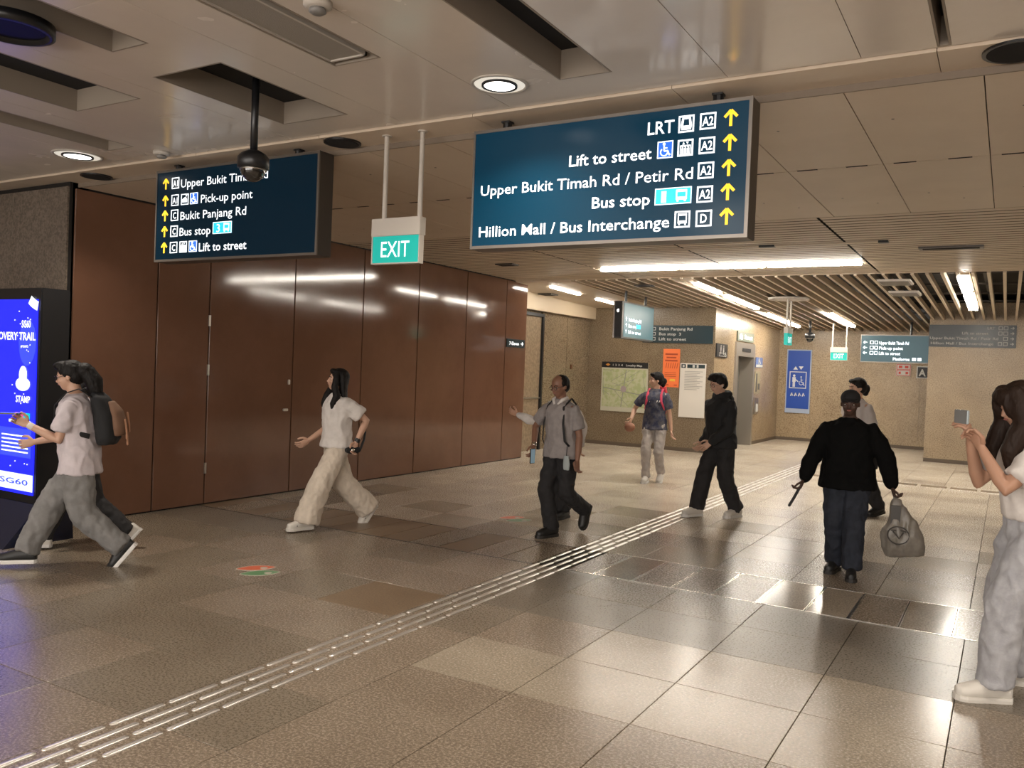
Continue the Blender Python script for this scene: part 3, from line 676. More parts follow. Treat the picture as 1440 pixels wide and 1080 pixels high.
def exit_sign(lab, x0, x1, y, z0, zm, zt, ztop, rods, rot=False, arrow_=False):
    t = thing('exit_sign', lab, 'exit sign', ((x0 + x1) / 2, y, z0))
    if rot:
        BX('housing', (x0, x1, y - .2, y + .2, zm, zt), WHITEP, t, .003); BX('lit_panel', (x0 + .01, x1 - .01, y - .19, y + .19, z0, zm), GREEN, t)
        text(FX(x1 - .01), 'EXIT', y - .13, y + .13, z0 + .04, .11, TXT, t, bold=0)
    else:
        BX('housing', (x0 - .01, x1 + .01, y, y + .07, zm, zt), WHITEP, t, .003)
        BX('lit_panel', (x0, x1, y + .012, y + .05, z0, zm), GREEN, t)
        bm = bmesh.new()
        for a in ((x0 - .008, x0, y + .006, y + .055, z0 - .008, zm), (x1, x1 + .008, y + .006, y + .055, z0 - .008, zm), (x0, x1, y + .006, y + .055, z0 - .008, z0)): box(bm, *a)
        mk('frame', bm, WHITEP, t)
        w_ = x1 - x0; text(FY(y + .012), 'EXIT', x0 + w_ * .19, x0 + w_ * .80, z0 + .04, .115, TXT, t, bold=0)
    for x, yy in rods:
        bm = bmesh.new(); tube(bm, [(x, yy, zt - .002), (x, yy, ztop)], .017, 12); disc(bm, (x, yy, ztop - .008), .035, .008, 16); mk('hanger', bm, WHITEP, t, False)
exit_sign('lit green EXIT sign on two white rods between the two large signs', -3.905, -3.50, 4.60, 2.370, 2.556, 2.68, ZM + .001, [(-3.83, 4.635), (-3.52, 4.635)])
exit_sign('small far green EXIT sign facing the camera by the blue banner', -3.66, -3.29, 21.0, 2.14, 2.32, 2.44, 3.0, [(-3.63, 21.03), (-3.32, 21.03)])
exit_sign('far EXIT sign seen edge-on, hanging in front of the blue banner', -3.52, -3.44, 15.7, 2.27, 2.48, 2.58, 3.12, [(-3.48, 15.56), (-3.48, 15.84)], rot=True)

# side-on hanging sign
s3 = thing('direction_sign', 'hanging lit sign seen side-on above the locality map', 'sign', (-6.25, 14.4, 2.3))
BX('casing', (-6.36, -6.2, 14.42, 16.03, 2.29, 2.98), FRAME, s3, .004)
BX('face', (-6.2, -6.194, 14.5, 16.0, 2.32, 2.95), mat('sign far slate teal', (.03, .085, .10), .3, emit=.7, ecol=(.05, .13, .15)), s3)
BX('end_plate', (-6.345, -6.215, 14.414, 14.42, 2.31, 2.96), BLACK, s3)
bm = bmesh.new(); box(bm, -6.375, -6.345, 14.41, 14.425, 2.29, 2.98); mk('steel_edge', bm, STEEL, s3)
bm = bmesh.new(); ell(bm, (-6.28, 14.41, 2.8), (.02, .01, .03)); mk('indicator', bm, LAMPD, s3)
G = FX(-6.193)
TXB = mat('bright white lettering', (.8, .85, .9), .4, emit=1.2, ecol=(.8, .92, 1))
for i, s in enumerate(('Bukit Panjang Rd', 'Bus stop  3', 'Lift to street')):
    z = 2.62 - i * .115; text(G, s, 14.72, 15.35 - (.1 if i == 1 else 0), z, .065, TXB, s3, bold=.02); polys(G, 'arrow', arrow(14.56, 14.66, z, z + .07), TXB, s3)
polys(G, 'bus_stop_plate', [rect(15.1, 15.32, 2.5, 2.58)], CYANI, s3)
for yy in (14.75, 15.75):
    bm = bmesh.new(); tube(bm, [(-6.28, yy, 2.97), (-6.28, yy, zc(yy) + .05)], .025, 10); mk('hanger', bm, BLACK, s3)

def board(name, lab, cat, x0, x1, y, z0, z1, m_, th=.03):
    t = thing(name, lab, cat, ((x0 + x1) / 2, y, z0)); BX('panel', (x0, x1, y - th, y, z0, z1), m_, t, .003); return t
DARKB = mat('dark slate board', (.012, .03, .038), .35)
YM = 17.496
t = board('direction_board', 'dark slate wall board for Bukit Panjang Rd above the orange poster', 'sign', -7.0, -5.42, YM, 2.33, 2.71, DARKB)
F = FY(YM - .031)
TXM = mat('pale grey lettering', (.55, .55, .52), .5)
for i, s in enumerate(('Bukit Panjang Rd', 'Bus stop  3', 'Lift to street')): text(F, s, -6.62, -6.62 + (.75, .5, .62)[i], 2.605 - .11 * i, .062, TXM, t, bold=.02)
for i in range(3): polys(F, 'pictogram', ring_box(-6.78, -6.70, 2.6 - .11 * i, 2.67 - .11 * i, .01), TXM, t)
# locality map
t = board('locality_map', 'large green and cream locality map behind the woman with pink straps', 'map', -7.95, -6.84, YM, .77, 1.88, mat('map paper', (.50, .48, .38), .45))
F = FY(YM - .031)
polys(F, 'map_field', [rect(-7.92, -6.87, .87, 1.72)], mat('map green', (.36, .40, .20), .5, col2=(.46, .47, .30), nscale=9, mix=(.45, .55)), t)
polys(F, 'title_band', [rect(-7.95, -6.84, 1.75, 1.88)], BLACK, t); polys(F, 'emblem', [[(-7.86, 1.815), (-7.8, 1.845), (-7.74, 1.815), (-7.8, 1.785)]], mat('orange emblem', (.6, .25, .04), .5), t, .004)
text(F, 'Locality Map', -7.36, -6.98, 1.79, .045, TXM, t, d=.004, bold=.02)
text(F, '1 2 3 4', -7.68, -7.44, 1.79, .045, TXM, t, d=.004)
ROAD = mat('map road', (.25, .25, .22), .6); rl = []; rr = random.Random(5)
for k in range(12):
    a = rr.uniform(-7.9, -6.9); b = min(max(a + rr.uniform(-.5, .5), -7.91), -6.88); z0_ = rr.uniform(.9, 1.7); z1_ = min(max(z0_ + rr.uniform(-.5, .5), .89), 1.7); rl.append(bar(a, z0_, b, z1_, .008))
rl += [bar(-7.9, 1.3, -6.9, 1.15, .018), bar(-7.45, .88, -7.35, 1.71, .016)]
polys(F, 'roads', rl, ROAD, t, .005); polys(F, 'station_mark', [circ(-7.4, 1.28, .07)], mat('map orchid', (.35, .28, .30), .6), t, .009)
# orange poster
t = board('poster', 'bright orange poster on the granite wall above the woman', 'poster', -6.51, -6.13, YM, 1.37, 2.20, mat('orange paper', (.85, .19, .05), .5), .01)
F = FY(YM - .011); OD = mat('dark orange print', (.42, .06, .015), .6)
for i, (a, h) in enumerate(((.13, .035), (.2, .03), (.27, .035))): polys(F, 'print_line', [rect(-6.46 + .03 * (i == 1), -6.18 - .03 * (i == 1), 2.2 - a, 2.2 - a + h)], OD, t)
polys(F, 'print_line', [bar(-6.44 + .05 * k, 1.78, -6.42 + .05 * k, 1.9, .012) for k in range(6)] + [rect(-6.46, -6.2, 1.68 - .04 * k, 1.69 - .04 * k) for k in range(3)], OD, t)
polys(F, 'yellow_label', [rect(-6.34, -6.22, 1.5, 1.55)], mat('yellow label', (.85, .5, .05), .5), t); polys(F, 'print_line', [rect(-6.46, -6.36, 1.41, 1.43), rect(-6.24, -6.17, 1.41, 1.43)], OD, t)
# white notice board
t = board('notice_board', 'tall white notice board between the woman and the man in the hoodie', 'notice board', -6.105, -5.54, YM, .74, 1.90, mat('notice white', (.68, .64, .58), .4))
F = FY(YM - .031)
polys(F, 'header', [rect(-6.08, -5.98, 1.80, 1.88), rect(-5.95, -5.56, 1.80, 1.88)], DARKB, t); polys(F, 'pictogram', [circ(-6.03, 1.84, .025), rect(-5.83, -5.78, 1.81, 1.87), rect(-5.74, -5.7, 1.81, 1.87)], TXM, t, .004)
polys(F, 'print_lines', [rect(-6.0, -5.6 - .06 * (k % 3), 1.72 - .035 * k, 1.732 - .035 * k) for k in range(12)], mat('grey print', (.36, .34, .31), .6), t)
# toilets sign + lift fittings on the lift wall (faces +X at -5.38)
XL = -5.376
def boardX(name, lab, cat, y0, y1, z0, z1, m_, th=.03, x=XL):
    t = thing(name, lab, cat, (x, (y0 + y1) / 2, z0)); BX('panel', (x, x + th, y0, y1, z0, z1), m_, t, .002); return t
t = boardX('toilet_sign', 'square black toilet pictogram sign left of the lift', 'sign', 17.55, 18.35, 2.06, 2.35, BLACK)
G = FX(XL + .031); polys(G, 'pictogram', person_icon(17.83, 2.12, .2) + person_icon(18.03, 2.12, .2, True) + ring_box(17.72, 18.12, 2.08, 2.16, .012), TXM, t)
polys(G, 'wheelchair_mark', wheelchair(18.12, 18.28, 2.08, 2.18), TXM, t)
lf = struct(BX('door_1', (-5.72, -5.68, 19.2, 20.55, 0, 2.13), mat('grey lift door', (.20, .19, .17), .35, .5)), 'grey lift door inside its steel surround')
bm = bmesh.new()
for a in ((-5.72, -5.34, 19.02, 19.2, 0, 2.13), (-5.72, -5.34, 20.55, 20.68, 0, 2.13), (-5.72, -5.34, 19.02, 20.68, 2.13, 2.45)): box(bm, *a)
mk('door_surround', bm, mat('lift steel', (.36, .33, .29), .35, .7), lf); BX('indicator', (-5.34, -5.325, 19.5, 20.2, 2.24, 2.32), VOID, lf)
t = boardX('lift_sign', 'pale green lift sign above the lift door', 'sign', 19.1, 20.5, 2.48, 2.70, mat('grey green board', (.16, .18, .14), .4))
G = FX(XL + .031); polys(G, 'pictogram', lifticon(19.2, 19.55, 2.5, 2.68), TXT, t); text(G, 'Street', 19.65, 20.35, 2.54, .1, TXT, t, bold=.03)
t = boardX('lift_notice', 'small blue and white wheelchair notice right of the lift', 'sign', 20.85, 21.5, 1.90, 2.15, mat('notice blue', (.10, .15, .33), .5), .015); G = FX(XL + .016); polys(G, 'white_part', [rect(20.86, 21.49, 1.80 + .11, 1.97)], TXM, t); polys(G, 'pictogram', wheelchair(21.0, 21.35, 1.98, 2.13), TXM, t)
t = boardX('lift_poster', 'narrow pale instruction poster right of the lift', 'poster', 20.85, 21.35, 1.25, 1.80, mat('poster cream', (.34, .30, .20), .5), .012)
G = FX(XL + .013); polys(G, 'picture', [rect(20.92, 21.05, 1.3, 1.75), rect(21.12, 21.3, 1.35, 1.5)], mat('poster dark', (.08, .08, .07), .5), t)
t = boardX('call_panel', 'steel lift call panel with white plate right of the lift', 'lift call panel', 20.8, 21.2, .75, 1.15, STEELD, .03); G = FX(XL + .031); polys(G, 'white_plate', [rect(20.95, 21.15, .8, 1.0)], TXM, t)
# blue banner on the far wall
YF = 23.296
t = board('wheelchair_banner', 'tall blue banner with wheelchair pictogram on the far wall', 'banner', -5.16, -4.52, YF, .74, 2.44, mat('pale banner edge', (.35, .42, .55), .4))
F = FY(YF - .031)
polys(F, 'blue_field', [rect(-5.13, -4.55, .86, 2.41)], mat('banner blue', (.012, .065, .36), .4), t)
BW = mat('banner white', (.62, .64, .66), .5)
polys(F, 'triangle_marks', [[(-4.98, 1.90), (-4.86, 1.90), (-4.92, 1.99)], [(-4.84, 1.99), (-4.72, 1.99), (-4.78, 1.90)]], BW, t, .004)
polys(F, 'pictogram', ring_box(-5.07, -4.63, 1.40, 1.85, .022) + wheelchair(-4.86, -4.64, 1.43, 1.76) + person_icon(-4.95, 1.44, .33) + [bar(-4.94, 1.66, -4.84, 1.58, .025)], BW, t, .004)
polys(F, 'lettering', [bar(-5.02 + .1 * k, 1.19, -4.99 + .1 * k, 1.28, .03) for k in range(4)] + [bar(-5.0 + .1 * k, 1.28, -4.96 + .1 * k, 1.2, .02) for k in range(4)], BW, t, .004)
text(F, 'Wheelchair lift', -5.05, -4.65, 1.12, .05, BW, t, bold=.01)
t = board('safety_sign', 'small red and white sign pair under the far hanging sign', 'sign', -2.46, -2.12, YF, 1.83, 2.14, TXM, .012); F = FY(YF - .013)
RD = mat('sign red', (.5, .05, .03), .5); polys(F, 'red_frame', ring_box(-2.45, -2.13, 1.84, 1.98, .015) + ring_box(-2.45, -2.13, 1.99, 2.13, .015) + [rect(-2.40, -2.32, 2.03, 2.09), rect(-2.26, -2.18, 2.03, 2.09), rect(-2.40, -2.35, 1.88, 1.94), rect(-2.24, -2.18, 1.88, 1.94)], RD, t)
t = board('exit_letter_sign', 'black square letter A sign at the edge of the far pier', 'sign', -1.99, -1.66, YF, 1.79, 2.09, TXM, .02); F = FY(YF - .021); polys(F, 'black_field', [rect(-1.965, -1.685, 1.81, 2.07)], BLACK, t); text(F, 'A', -1.94, -1.78, 1.85, .17, TXM, t, d=.004, bold=.03)
# far hanging sign
s4 = lightbox('far hanging sign with left arrows beside the right pier', -3.0, -1.35, 21.0, 21.16, 2.11, 2.75, mat('sign far slate', (.012, .04, .05), .3, emit=.8, ecol=(.015, .05, .065)))
F = FY(21.004)
for i, (s, b) in enumerate((('Upper Bukit Timah Rd', -1.98), ('Pick-up point', -2.1), ('Lift to street', -2.15))):
    z = 2.53 - i * .12; text(F, s, -2.6, b, z, .07, TXB, s4, bold=.02); polys(F, 'arrow', arrow(-2.94, -2.86, z, z + .08, 90), TXB, s4); polys(F, 'boxed_code', ring_box(-2.80, -2.72, z, z + .08, .012) + ring_box(-2.70, -2.63, z, z + .08, .012), TXB, s4)
text(F, 'Platforms', -2.3, -1.95, 2.165, .07, TXB, s4, bold=.02); polys(F, 'pictogram', [rect(-1.9, -1.82, 2.165, 2.235), rect(-1.79, -1.71, 2.165, 2.235)], TXB, s4)
hang(s4, (-1.95,), 21.08, 2.75, 3.05, .025)
# unlit board on the pier
s5 = board('direction_board', 'dark unlit board with right arrows mounted high on the right pier', 'sign', -1.50, .10, 19.996, 2.46, 2.925, mat('board charcoal', (.012, .018, .02), .3))
F = FY(19.964)
for i, (s, a, b) in enumerate((('LRT', -.42, -.28), ('Lift to street', -.88, -.40), ('Upper Bukit Timah Rd / Petir Rd', -1.48, -.22), ('Hillion Mall / Bus Interchange', -1.46, -.30))):
    z = 2.835 - i * .108; text(F, s, a, b, z, .055, TXTDIM, s5, bold=.01); polys(F, 'arrow', arrow(-.01, .06, z - .005, z + .06, -90), TXTDIM, s5)
    polys(F, 'boxed_code', ring_box(-.13, -.05, z - .01, z + .065, .01) + (ring_box(-.22, -.15, z - .01, z + .065, .01) if i != 2 else []), TXTDIM, s5)
# shop arrow sign on the end of brown wall
t = boardX('arrow_sign', 'small dark shop sign with arrow at the end of the brown wall', 'sign', 12.79, 13.42, 2.03, 2.175, DARKB, .02, XW + .003); G = FX(XW + .0235); text(G, '7-Eleven', 12.86, 13.2, 2.07, .06, TXT, t, bold=.02); polys(G, 'arrow', arrow(13.26, 13.36, 2.06, 2.14, -90), TXT, t)

# ============================================================ LED totem
tt = thing('screen_totem', 'tall black totem with a lit blue advertising screen at the left edge', 'digital display', (-7.4, 4.3, 0))
TX1 = -7.17
BX('cabinet', (-8.35, TX1, 4.16, 4.42, .30, 2.20), BLACK, tt, .01)
bm = bmesh.new(); vs = [bm.verts.new(p) for p in ((-8.4, 3.85, 0), (-7.10, 3.85, 0), (-7.10, 4.46, 0), (-8.4, 4.46, 0), (-8.4, 4.14, .33), (-7.10, 4.14, .33), (-7.10, 4.44, .33), (-8.4, 4.44, .33))]
for f in ((0, 1, 5, 4), (1, 2, 6, 5), (2, 3, 7, 6), (3, 0, 4, 7), (4, 5, 6, 7), (3, 2, 1, 0)): bm.faces.new([vs[i] for i in f])
mk('base', bm, mat('dark blue base', (.012, .014, .03), .25), tt)
SB = mat('screen blue', (.01, .012, .4), .3, emit=1.6, ecol=(.010, .014, .85)); SW = mat('screen white', (.7, .75, .8), .3, emit=.8, ecol=(.75, .85, .9))
SM = mat('screen mid blue', (.03, .05, .7), .3, emit=.9, ecol=(.04, .07, .85))
BX('screen', (-8.3, -7.215, 4.152, 4.16, .40, 2.10), SB, tt); F = FY(4.151)
polys(F, 'white_footer', [rect(-8.3, -7.215, .43, .575)], SW, tt); text(F, 'SG60', -7.72, -7.28, .48, .05, SM, tt, d=.004)
polys(F, 'sticker_badge', [p for p in arc(-7.12, 2.38, .31, .39, 234, 256)], SW, tt); polys(F, 'swirl', [circ(-7.35, 1.72, .13, 18, .2)], SM, tt, .0005)
text(F, 'SG60', -7.44, -7.30, 1.855, .065, TXT, tt, d=.004, bold=.02); text(F, 'DISCOVERY TRAIL', -8.0, -7.222, 1.745, .07, TXT, tt, d=.004, bold=.02); text(F, 'presents', -7.44, -7.33, 1.68, .03, TXT, tt, d=.004)
polys(F, 'round_badge', [circ(-7.40, 1.36, .11, 20, .06), circ(-7.40, 1.44, .06, 18, .08)], SW, tt, .003); text(F, 'STAMP', -7.5, -7.28, 1.20, .06, TXT, tt, d=.004, bold=.02)
polys(F, 'button', [rect(-7.50, -7.38, 1.06, 1.11)], mat('screen red', (.6, .05, .2), .3, emit=.8, ecol=(.6, .08, .25)), tt, .003); polys(F, 'button', [rect(-7.37, -7.28, 1.06, 1.11)], mat('screen teal', (0, .4, .4), .3, emit=.8, ecol=(0, .5, .5)), tt, .003)
polys(F, 'print_line', [rect(-7.6, -7.27, 1.02, 1.045)], SW, tt, .003)
polys(F, 'text_panel', [rect(-8.0, -7.25, .72, .97)], SM, tt, .003); polys(F, 'print_line', [rect(-7.7, -7.29, .90 - .035 * k, .912 - .035 * k) for k in range(5)], TXT, tt, .007)
polys(F, 'sparkles', [circ(-7.3 - .9 * rr.random() * .3, .6 + 1.4 * rr.random(), .006, 6) for _ in range(30)], TXT, tt, .002)

#PEOPLE
# ============================================================ PEOPLE
def nm(c, r=.75, **k): return mat(*c, rough=r, **k) if False else None
SKIN = mat('skin tan', (.42, .235, .155), .5); SKIN2 = mat('skin light', (.50, .30, .21), .5); SKIND = mat('skin deep', (.06, .03, .02), .6)
HAIRM = mat('black hair', (.006, .0045, .004), .62, spec=.25, bump=.4, bscale=120, stretch=(1, 1, .15)); LIP = mat('lip', (.30, .11, .09), .5); EYEW = mat('eye white', (.55, .52, .48), .3); IRIS = mat('iris', (.01, .006, .004), .2)
HAIRB = mat('dark brown hair', (.02, .010, .006), .6, spec=.25, bump=.4, bscale=120, stretch=(1, 1, .15))
def cloth(name, c, c2=None, b=.25): return mat(name, c, .85, col2=c2, nscale=14, bump=b, bscale=240)
def remesh(bm, vox, it=3):
    bmesh.ops.recalc_face_normals(bm, faces=bm.faces)
    me = bpy.data.meshes.new('r'); bm.to_mesh(me); bm.free(); o = bpy.data.objects.new('r', me); C.objects.link(o)
    a = o.modifiers.new('r', 'REMESH'); a.mode = 'VOXEL'; a.voxel_size = vox; a.use_smooth_shade = True
    s_ = o.modifiers.new('s', 'SMOOTH'); s_.iterations = it; s_.factor = .5
    dg = bpy.context.evaluated_depsgraph_get(); r = bpy.data.meshes.new_from_object(o.evaluated_get(dg)); bpy.data.objects.remove(o); bpy.data.meshes.remove(me)
    return r
def wrinkle(me, amp, sc=9, stretch=(1, 1, .45), seed=0):
    ns = [v.normal.copy() for v in me.vertices]
    for v, n in zip(me.vertices, ns):
        p = V((v.co.x * sc * stretch[0] + seed, v.co.y * sc * stretch[1], v.co.z * sc * stretch[2]))
        q = noise.noise(p) + .5 * noise.noise(p * 2.3); v.co += n * amp * (1 - 2.2 * abs(q))
def ik(a, b, l1, l2, hint):
    a, b = V(a), V(b); d = b - a; L = d.length
    if L > (l1 + l2) * .998: b = a + d.normalized() * (l1 + l2) * .998; d = b - a; L = d.length
    x = (l1 * l1 - l2 * l2 + L * L) / (2 * L); h = math.sqrt(max(l1 * l1 - x * x, 0)); u = d / L; q = V(hint); q = (q - u * q.dot(u)).normalized()
    return a + u * x + q * h, b
def mix(a, b, t): return V(a) * (1 - t) + V(b) * t

class Person:
    """local frame: +Y forward, +X the person's right, Z up; 1.65 m reference body"""
    def __init__(s, label, loc, f, H, feet, hands, hz=.88, lean=0.02, head=(0, 0), skin=None, hair='short', hairm=None, bw=1.0, belly=0, group=None,
                 shirt=None, sleeve=.7, loose=.02, hem=-.07, trousers=None, tw=(.1, .085, .075), shoes=None, sole=None, twist=0, vox=.008, shoe_kind='sneaker', curl=.9, hood=False, collar=None, mask=None, glasses=False, shrug=0, tl=0.0):
        sc = H / 1.65; fx, fy = f; n = math.hypot(fx, fy); fx /= n; fy /= n
        s.M = Matrix(((fy * sc, fx * sc, 0, loc[0]), (-fx * sc, fy * sc, 0, loc[1]), (0, 0, sc, 0), (0, 0, 0, 1)))
        s.sc = sc; s.R3 = s.M.to_3x3(); Mi = s.M.inverted()
        s.root = thing('person', label, 'person', (loc[0], loc[1], 0), group)
        skin = skin or SKIN; hairm = hairm or HAIRM
        P = V((0, 0, hz)); hipR, hipL = P + V((.088, 0, 0)), P + V((-.088, 0, 0))
        tw_ = Matrix.Rotation(math.radians(twist), 3, 'Z'); lat = tw_ @ V((1, 0, 0)); fr_ = tw_ @ V((0, 1, 0))
        SC = V((0, lean, hz + .435)); shw = .160 * bw
        sR, sL = SC + lat * shw, SC - lat * shw; s.sR, s.sL = sR, sL
        # legs
        ank = []; s.balls = []
        for (wx, wy, z, pitch, yaw), hip in zip(feet, (hipR, hipL)):
            b = Mi @ V((wx, wy, 0)); b.z = z; pr = Matrix.Rotation(math.radians(-pitch), 3, 'X'); yr = Matrix.Rotation(math.radians(-yaw), 3, 'Z')
            Fm = yr @ pr; a = b + Fm @ V((0, -.115, .085)); ank.append((a, Fm, b))
        legs = []
        for (a, Fm, b), hip in zip(ank, (hipR, hipL)):
            k, a2 = ik(hip, a, .415, .405, (0, 1, 0)); legs.append((hip, k, a2, Fm))
        s.legs = legs
        arms = []
        for (w_, hint, thumb, c_), sh in zip(hands, (sR, sL)):
            e, w2 = ik(sh, w_, .275, .245, hint); arms.append((sh, e, w2, V(thumb), c_))
        s.arms = arms
        HC = V((0, lean * 1.25 + .015, hz + .655)) + V((0, .02, 0)) * (head[1] < -10); s.HC = HC
        HM = Matrix.Rotation(math.radians(-head[0]), 3, 'Z') @ Matrix.Rotation(math.radians(head[1]), 3, 'X'); s.HM = HM
        hp = lambda x, y, z: HC + HM @ V((x, y, z))
        s.hp = hp
        def ring(c, rx, ry): return (c, lat * rx * bw, fr_ * ry)
        bb = 1 + belly
        # ---- body
        bm = bmesh.new()
        def tor(e, z0=None, top=.535, ex=0):
            rr = [(-.07, .125, .09), (-.01, .158, .108), (.07, .152, .105 * bb), (.16, .135, .1 * bb), (.27, .145, .105 * (bb * .5 + .5)), (.36, .156, .108), (.41, .158, .10), (.455, .135, .085), (.49, .095, .07), (.52, .068, .06), (top, .06, .058)]
            out = []
            for dz, a, b in rr:
                if z0 is not None and dz < z0: continue
                t = max(0, min(1, dz / .475)); q_ = 1 if dz < .42 else (.75 if dz < .46 else (.35 if dz < .5 else .1)); out.append(ring(V((0, lean * t, hz + dz)), a + e * q_ + ex, b + e * q_))
            return out
        loft(bm, tor(0), 20)
        tube(bm, [V((0, lean, hz + .50)), V((0, lean + .005, hz + .54)), mix((0, lean, hz + .5), hp(0, -.015, -.06), .7), hp(0, -.015, -.05)], [.06, .054, .052, .052], 14)
        # head
        E = lambda c, r: ell(bm, hp(*c), r, HM, 18, 12)
        E((0, -.012, .032), (.076, .092, .082)); E((0, .018, -.02), (.062, .068, .078)); E((0, .038, -.068), (.036, .038, .034)); E((0, .03, -.04), (.054, .052, .05))
        E((0, .086, -.012), (.011, .013, .022)); E((0, .093, -.022), (.014, .014, .010)); E((0, .074, .022), (.05, .014, .01)); E((0, .078, -.046), (.022, .012, .010))
        for q in (-1, 1): E((q * .074, -.008, -.006), (.009, .018, .028)); E((q * .04, .06, -.02), (.02, .02, .02))
        for hip, k, a, Fm in legs:
            tube(bm, [hip + V((0, 0, .03)), mix(hip, k, .3), mix(hip, k, .75), k, mix(k, a, .3), mix(k, a, .7), a], [.085, .08, .06, .052, .054, .036, .03], 14, True)
            tube(bm, [a + Fm @ V((0, -.03, -.035)), a + Fm @ V((0, .03, -.05)), a + Fm @ V((0, .12, -.066))], [.03, .026, .016], 12, True)
        for sh, e, w_, th, c_ in arms:
            tube(bm, [mix(SC, sh, .55), sh, mix(sh, e, .35), mix(sh, e, .8), e, mix(e, w_, .25), mix(e, w_, .8), w_], [.044, .046, .043, .038, .035, .037, .028, .024], 14, True)
            d = (w_ - e).normalized(); t = (th - d * th.dot(d)).normalized(); nrm = d.cross(t)
            loft(bm, [(w_ - d * .01, t * .022, nrm * .017), (w_ + d * .03, t * .036, nrm * .016), (w_ + d * .085, t * .040, nrm * .013), (w_ + d * .095, t * .036, nrm * .010)], 12)
        me = remesh(bm, vox, 3)
        bm = bmesh.new(); bm.from_mesh(me)
        # fingers: four of unequal length, bent, and a thumb from the side of the palm
        side = 0
        for sh, e, w_, th, c_ in arms:
            d = (w_ - e).normalized(); t = (th - d * th.dot(d)).normalized(); nrm = d.cross(t)
            inn = nrm if (side == 0) else -nrm   # palm side: right hand / left hand
            for k, (o_, l_) in enumerate(((.030, .068), (.0105, .078), (-.0095, .073), (-.028, .056))):
                p = w_ + d * .078 + t * o_; a = 0; pts = [p]; dd = d
                for sg in (.38, .34, .28):
                    a += c_ * .62; dd = d * math.cos(a) + inn * math.sin(a); p = p + dd * l_ * sg * 1.15; pts.append(p)
                tube(bm, pts, [.0092, .0088, .0080, .0068], 8, True)
            p = w_ + d * .02 + t * .024; q = p + (d * .55 + t * .75 + inn * .3).normalized() * .036; r_ = q + (d * .85 + t * .25 + inn * (.3 + c_ * .3)).normalized() * .03; z_ = r_ + (d * .9 + inn * .4).normalized() * .022
            tube(bm, [p, q, r_, z_], [.0135, .011, .010, .008], 8, True); side += 1
        bm.to_mesh(me); bm.free(); me.transform(s.M); mkm('body', me, skin, s.root, True)
        # ---- face parts
        for q in (-1, 1):
            bm = bmesh.new(); ell(bm, s.M @ hp(q * .029, .068, .004), (.0125 * sc, .010 * sc, .0068 * sc), s.R3.normalized() @ HM, 12, 8); eo = mk('eye', bm, EYEW, s.root, True)
            bm = bmesh.new(); ell(bm, s.M @ hp(q * .029, .0765, .003), (.0058 * sc, .0035 * sc, .0058 * sc), s.R3.normalized() @ HM, 10, 6); mk('iris', bm, IRIS, eo, True)
            bm = bmesh.new(); tube(bm, [s.M @ hp(q * .012, .0855, .022), s.M @ hp(q * .03, .083, .028), s.M @ hp(q * .046, .070, .023)], .0035 * sc, 6, True); mk('eyebrow', bm, hairm, s.root)
        if not mask:
            bm = bmesh.new(); ell(bm, s.M @ hp(0, .0865, -.046), (.019 * sc, .0065 * sc, .0062 * sc), s.R3.normalized() @ HM, 12, 8); mk('mouth', bm, LIP, s.root, True)
        else:
            bm = bmesh.new(); E((0, .045, -.042), (.064, .056, .042)); E((0, .085, -.03), (.025, .018, .022))
            s.add('face_mask', remesh(bm, .006), mask)
        if glasses:
            bm = bmesh.new()
            for q in (-1, 1):
                tube(bm, [hp(q * .031 + .021 * math.cos(a), .098 - .01 * abs(math.cos(a)), .003 + .016 * math.sin(a)) for a in [2 * PI * i / 12 for i in range(13)]], .0022, 6)
                tube(bm, [hp(q * .052, .09, .008), hp(q * .074, .03, .01), hp(q * .079, -.02, .004)], .002, 6)
            tube(bm, [hp(-.01, .1, .006), hp(.01, .1, .006)], .002, 6); s.add('glasses', s.tm(bm), BLACK)
        # ---- hair
        bm = bmesh.new()
        if hair != 'cap':
            loftc = [((0, -.022, .046), (.086, .096, .084)), ((0, -.05, .0), (.078, .068, .075)), ((0, .055, .088), (.058, .034, .026)), ((.062, -.015, .035), (.024, .05, .045)), ((-.062, -.015, .035), (.024, .05, .045))]
            if hair == 'thin': loftc = [((0, -.03, .036), (.084, .086, .078)), ((0, -.05, -.005), (.076, .062, .062)), ((.06, -.02, .03), (.024, .05, .04)), ((-.06, -.02, .03), (.024, .05, .04))]
            for c, r in loftc: E(c, r)
            if hair == 'thick': E((0, .03, .105), (.07, .06, .036)); E((.04, .07, .082), (.035, .022, .02)); E((-.03, .074, .08), (.04, .02, .02))
            if hair == 'bun': E((0, -.125, -.01), (.044, .04, .05)); E((0, -.11, -.05), (.035, .035, .05))
            if hair in ('pony', 'bushy'):
                k = 1.6 if hair == 'bushy' else 1
                tube(bm, [hp(0, -.09, .02), hp(0, -.14, 0), hp(0, -.17, -.07), hp(0, -.165, -.15), hp(0, -.15, -.21)], [.03 * k, .04 * k, .042 * k, .034 * k, .016 * k], 12, True)
                if k > 1: E((.0, -.12, .03), (.07, .06, .06)); E((0, .04, .10), (.06, .06, .03))
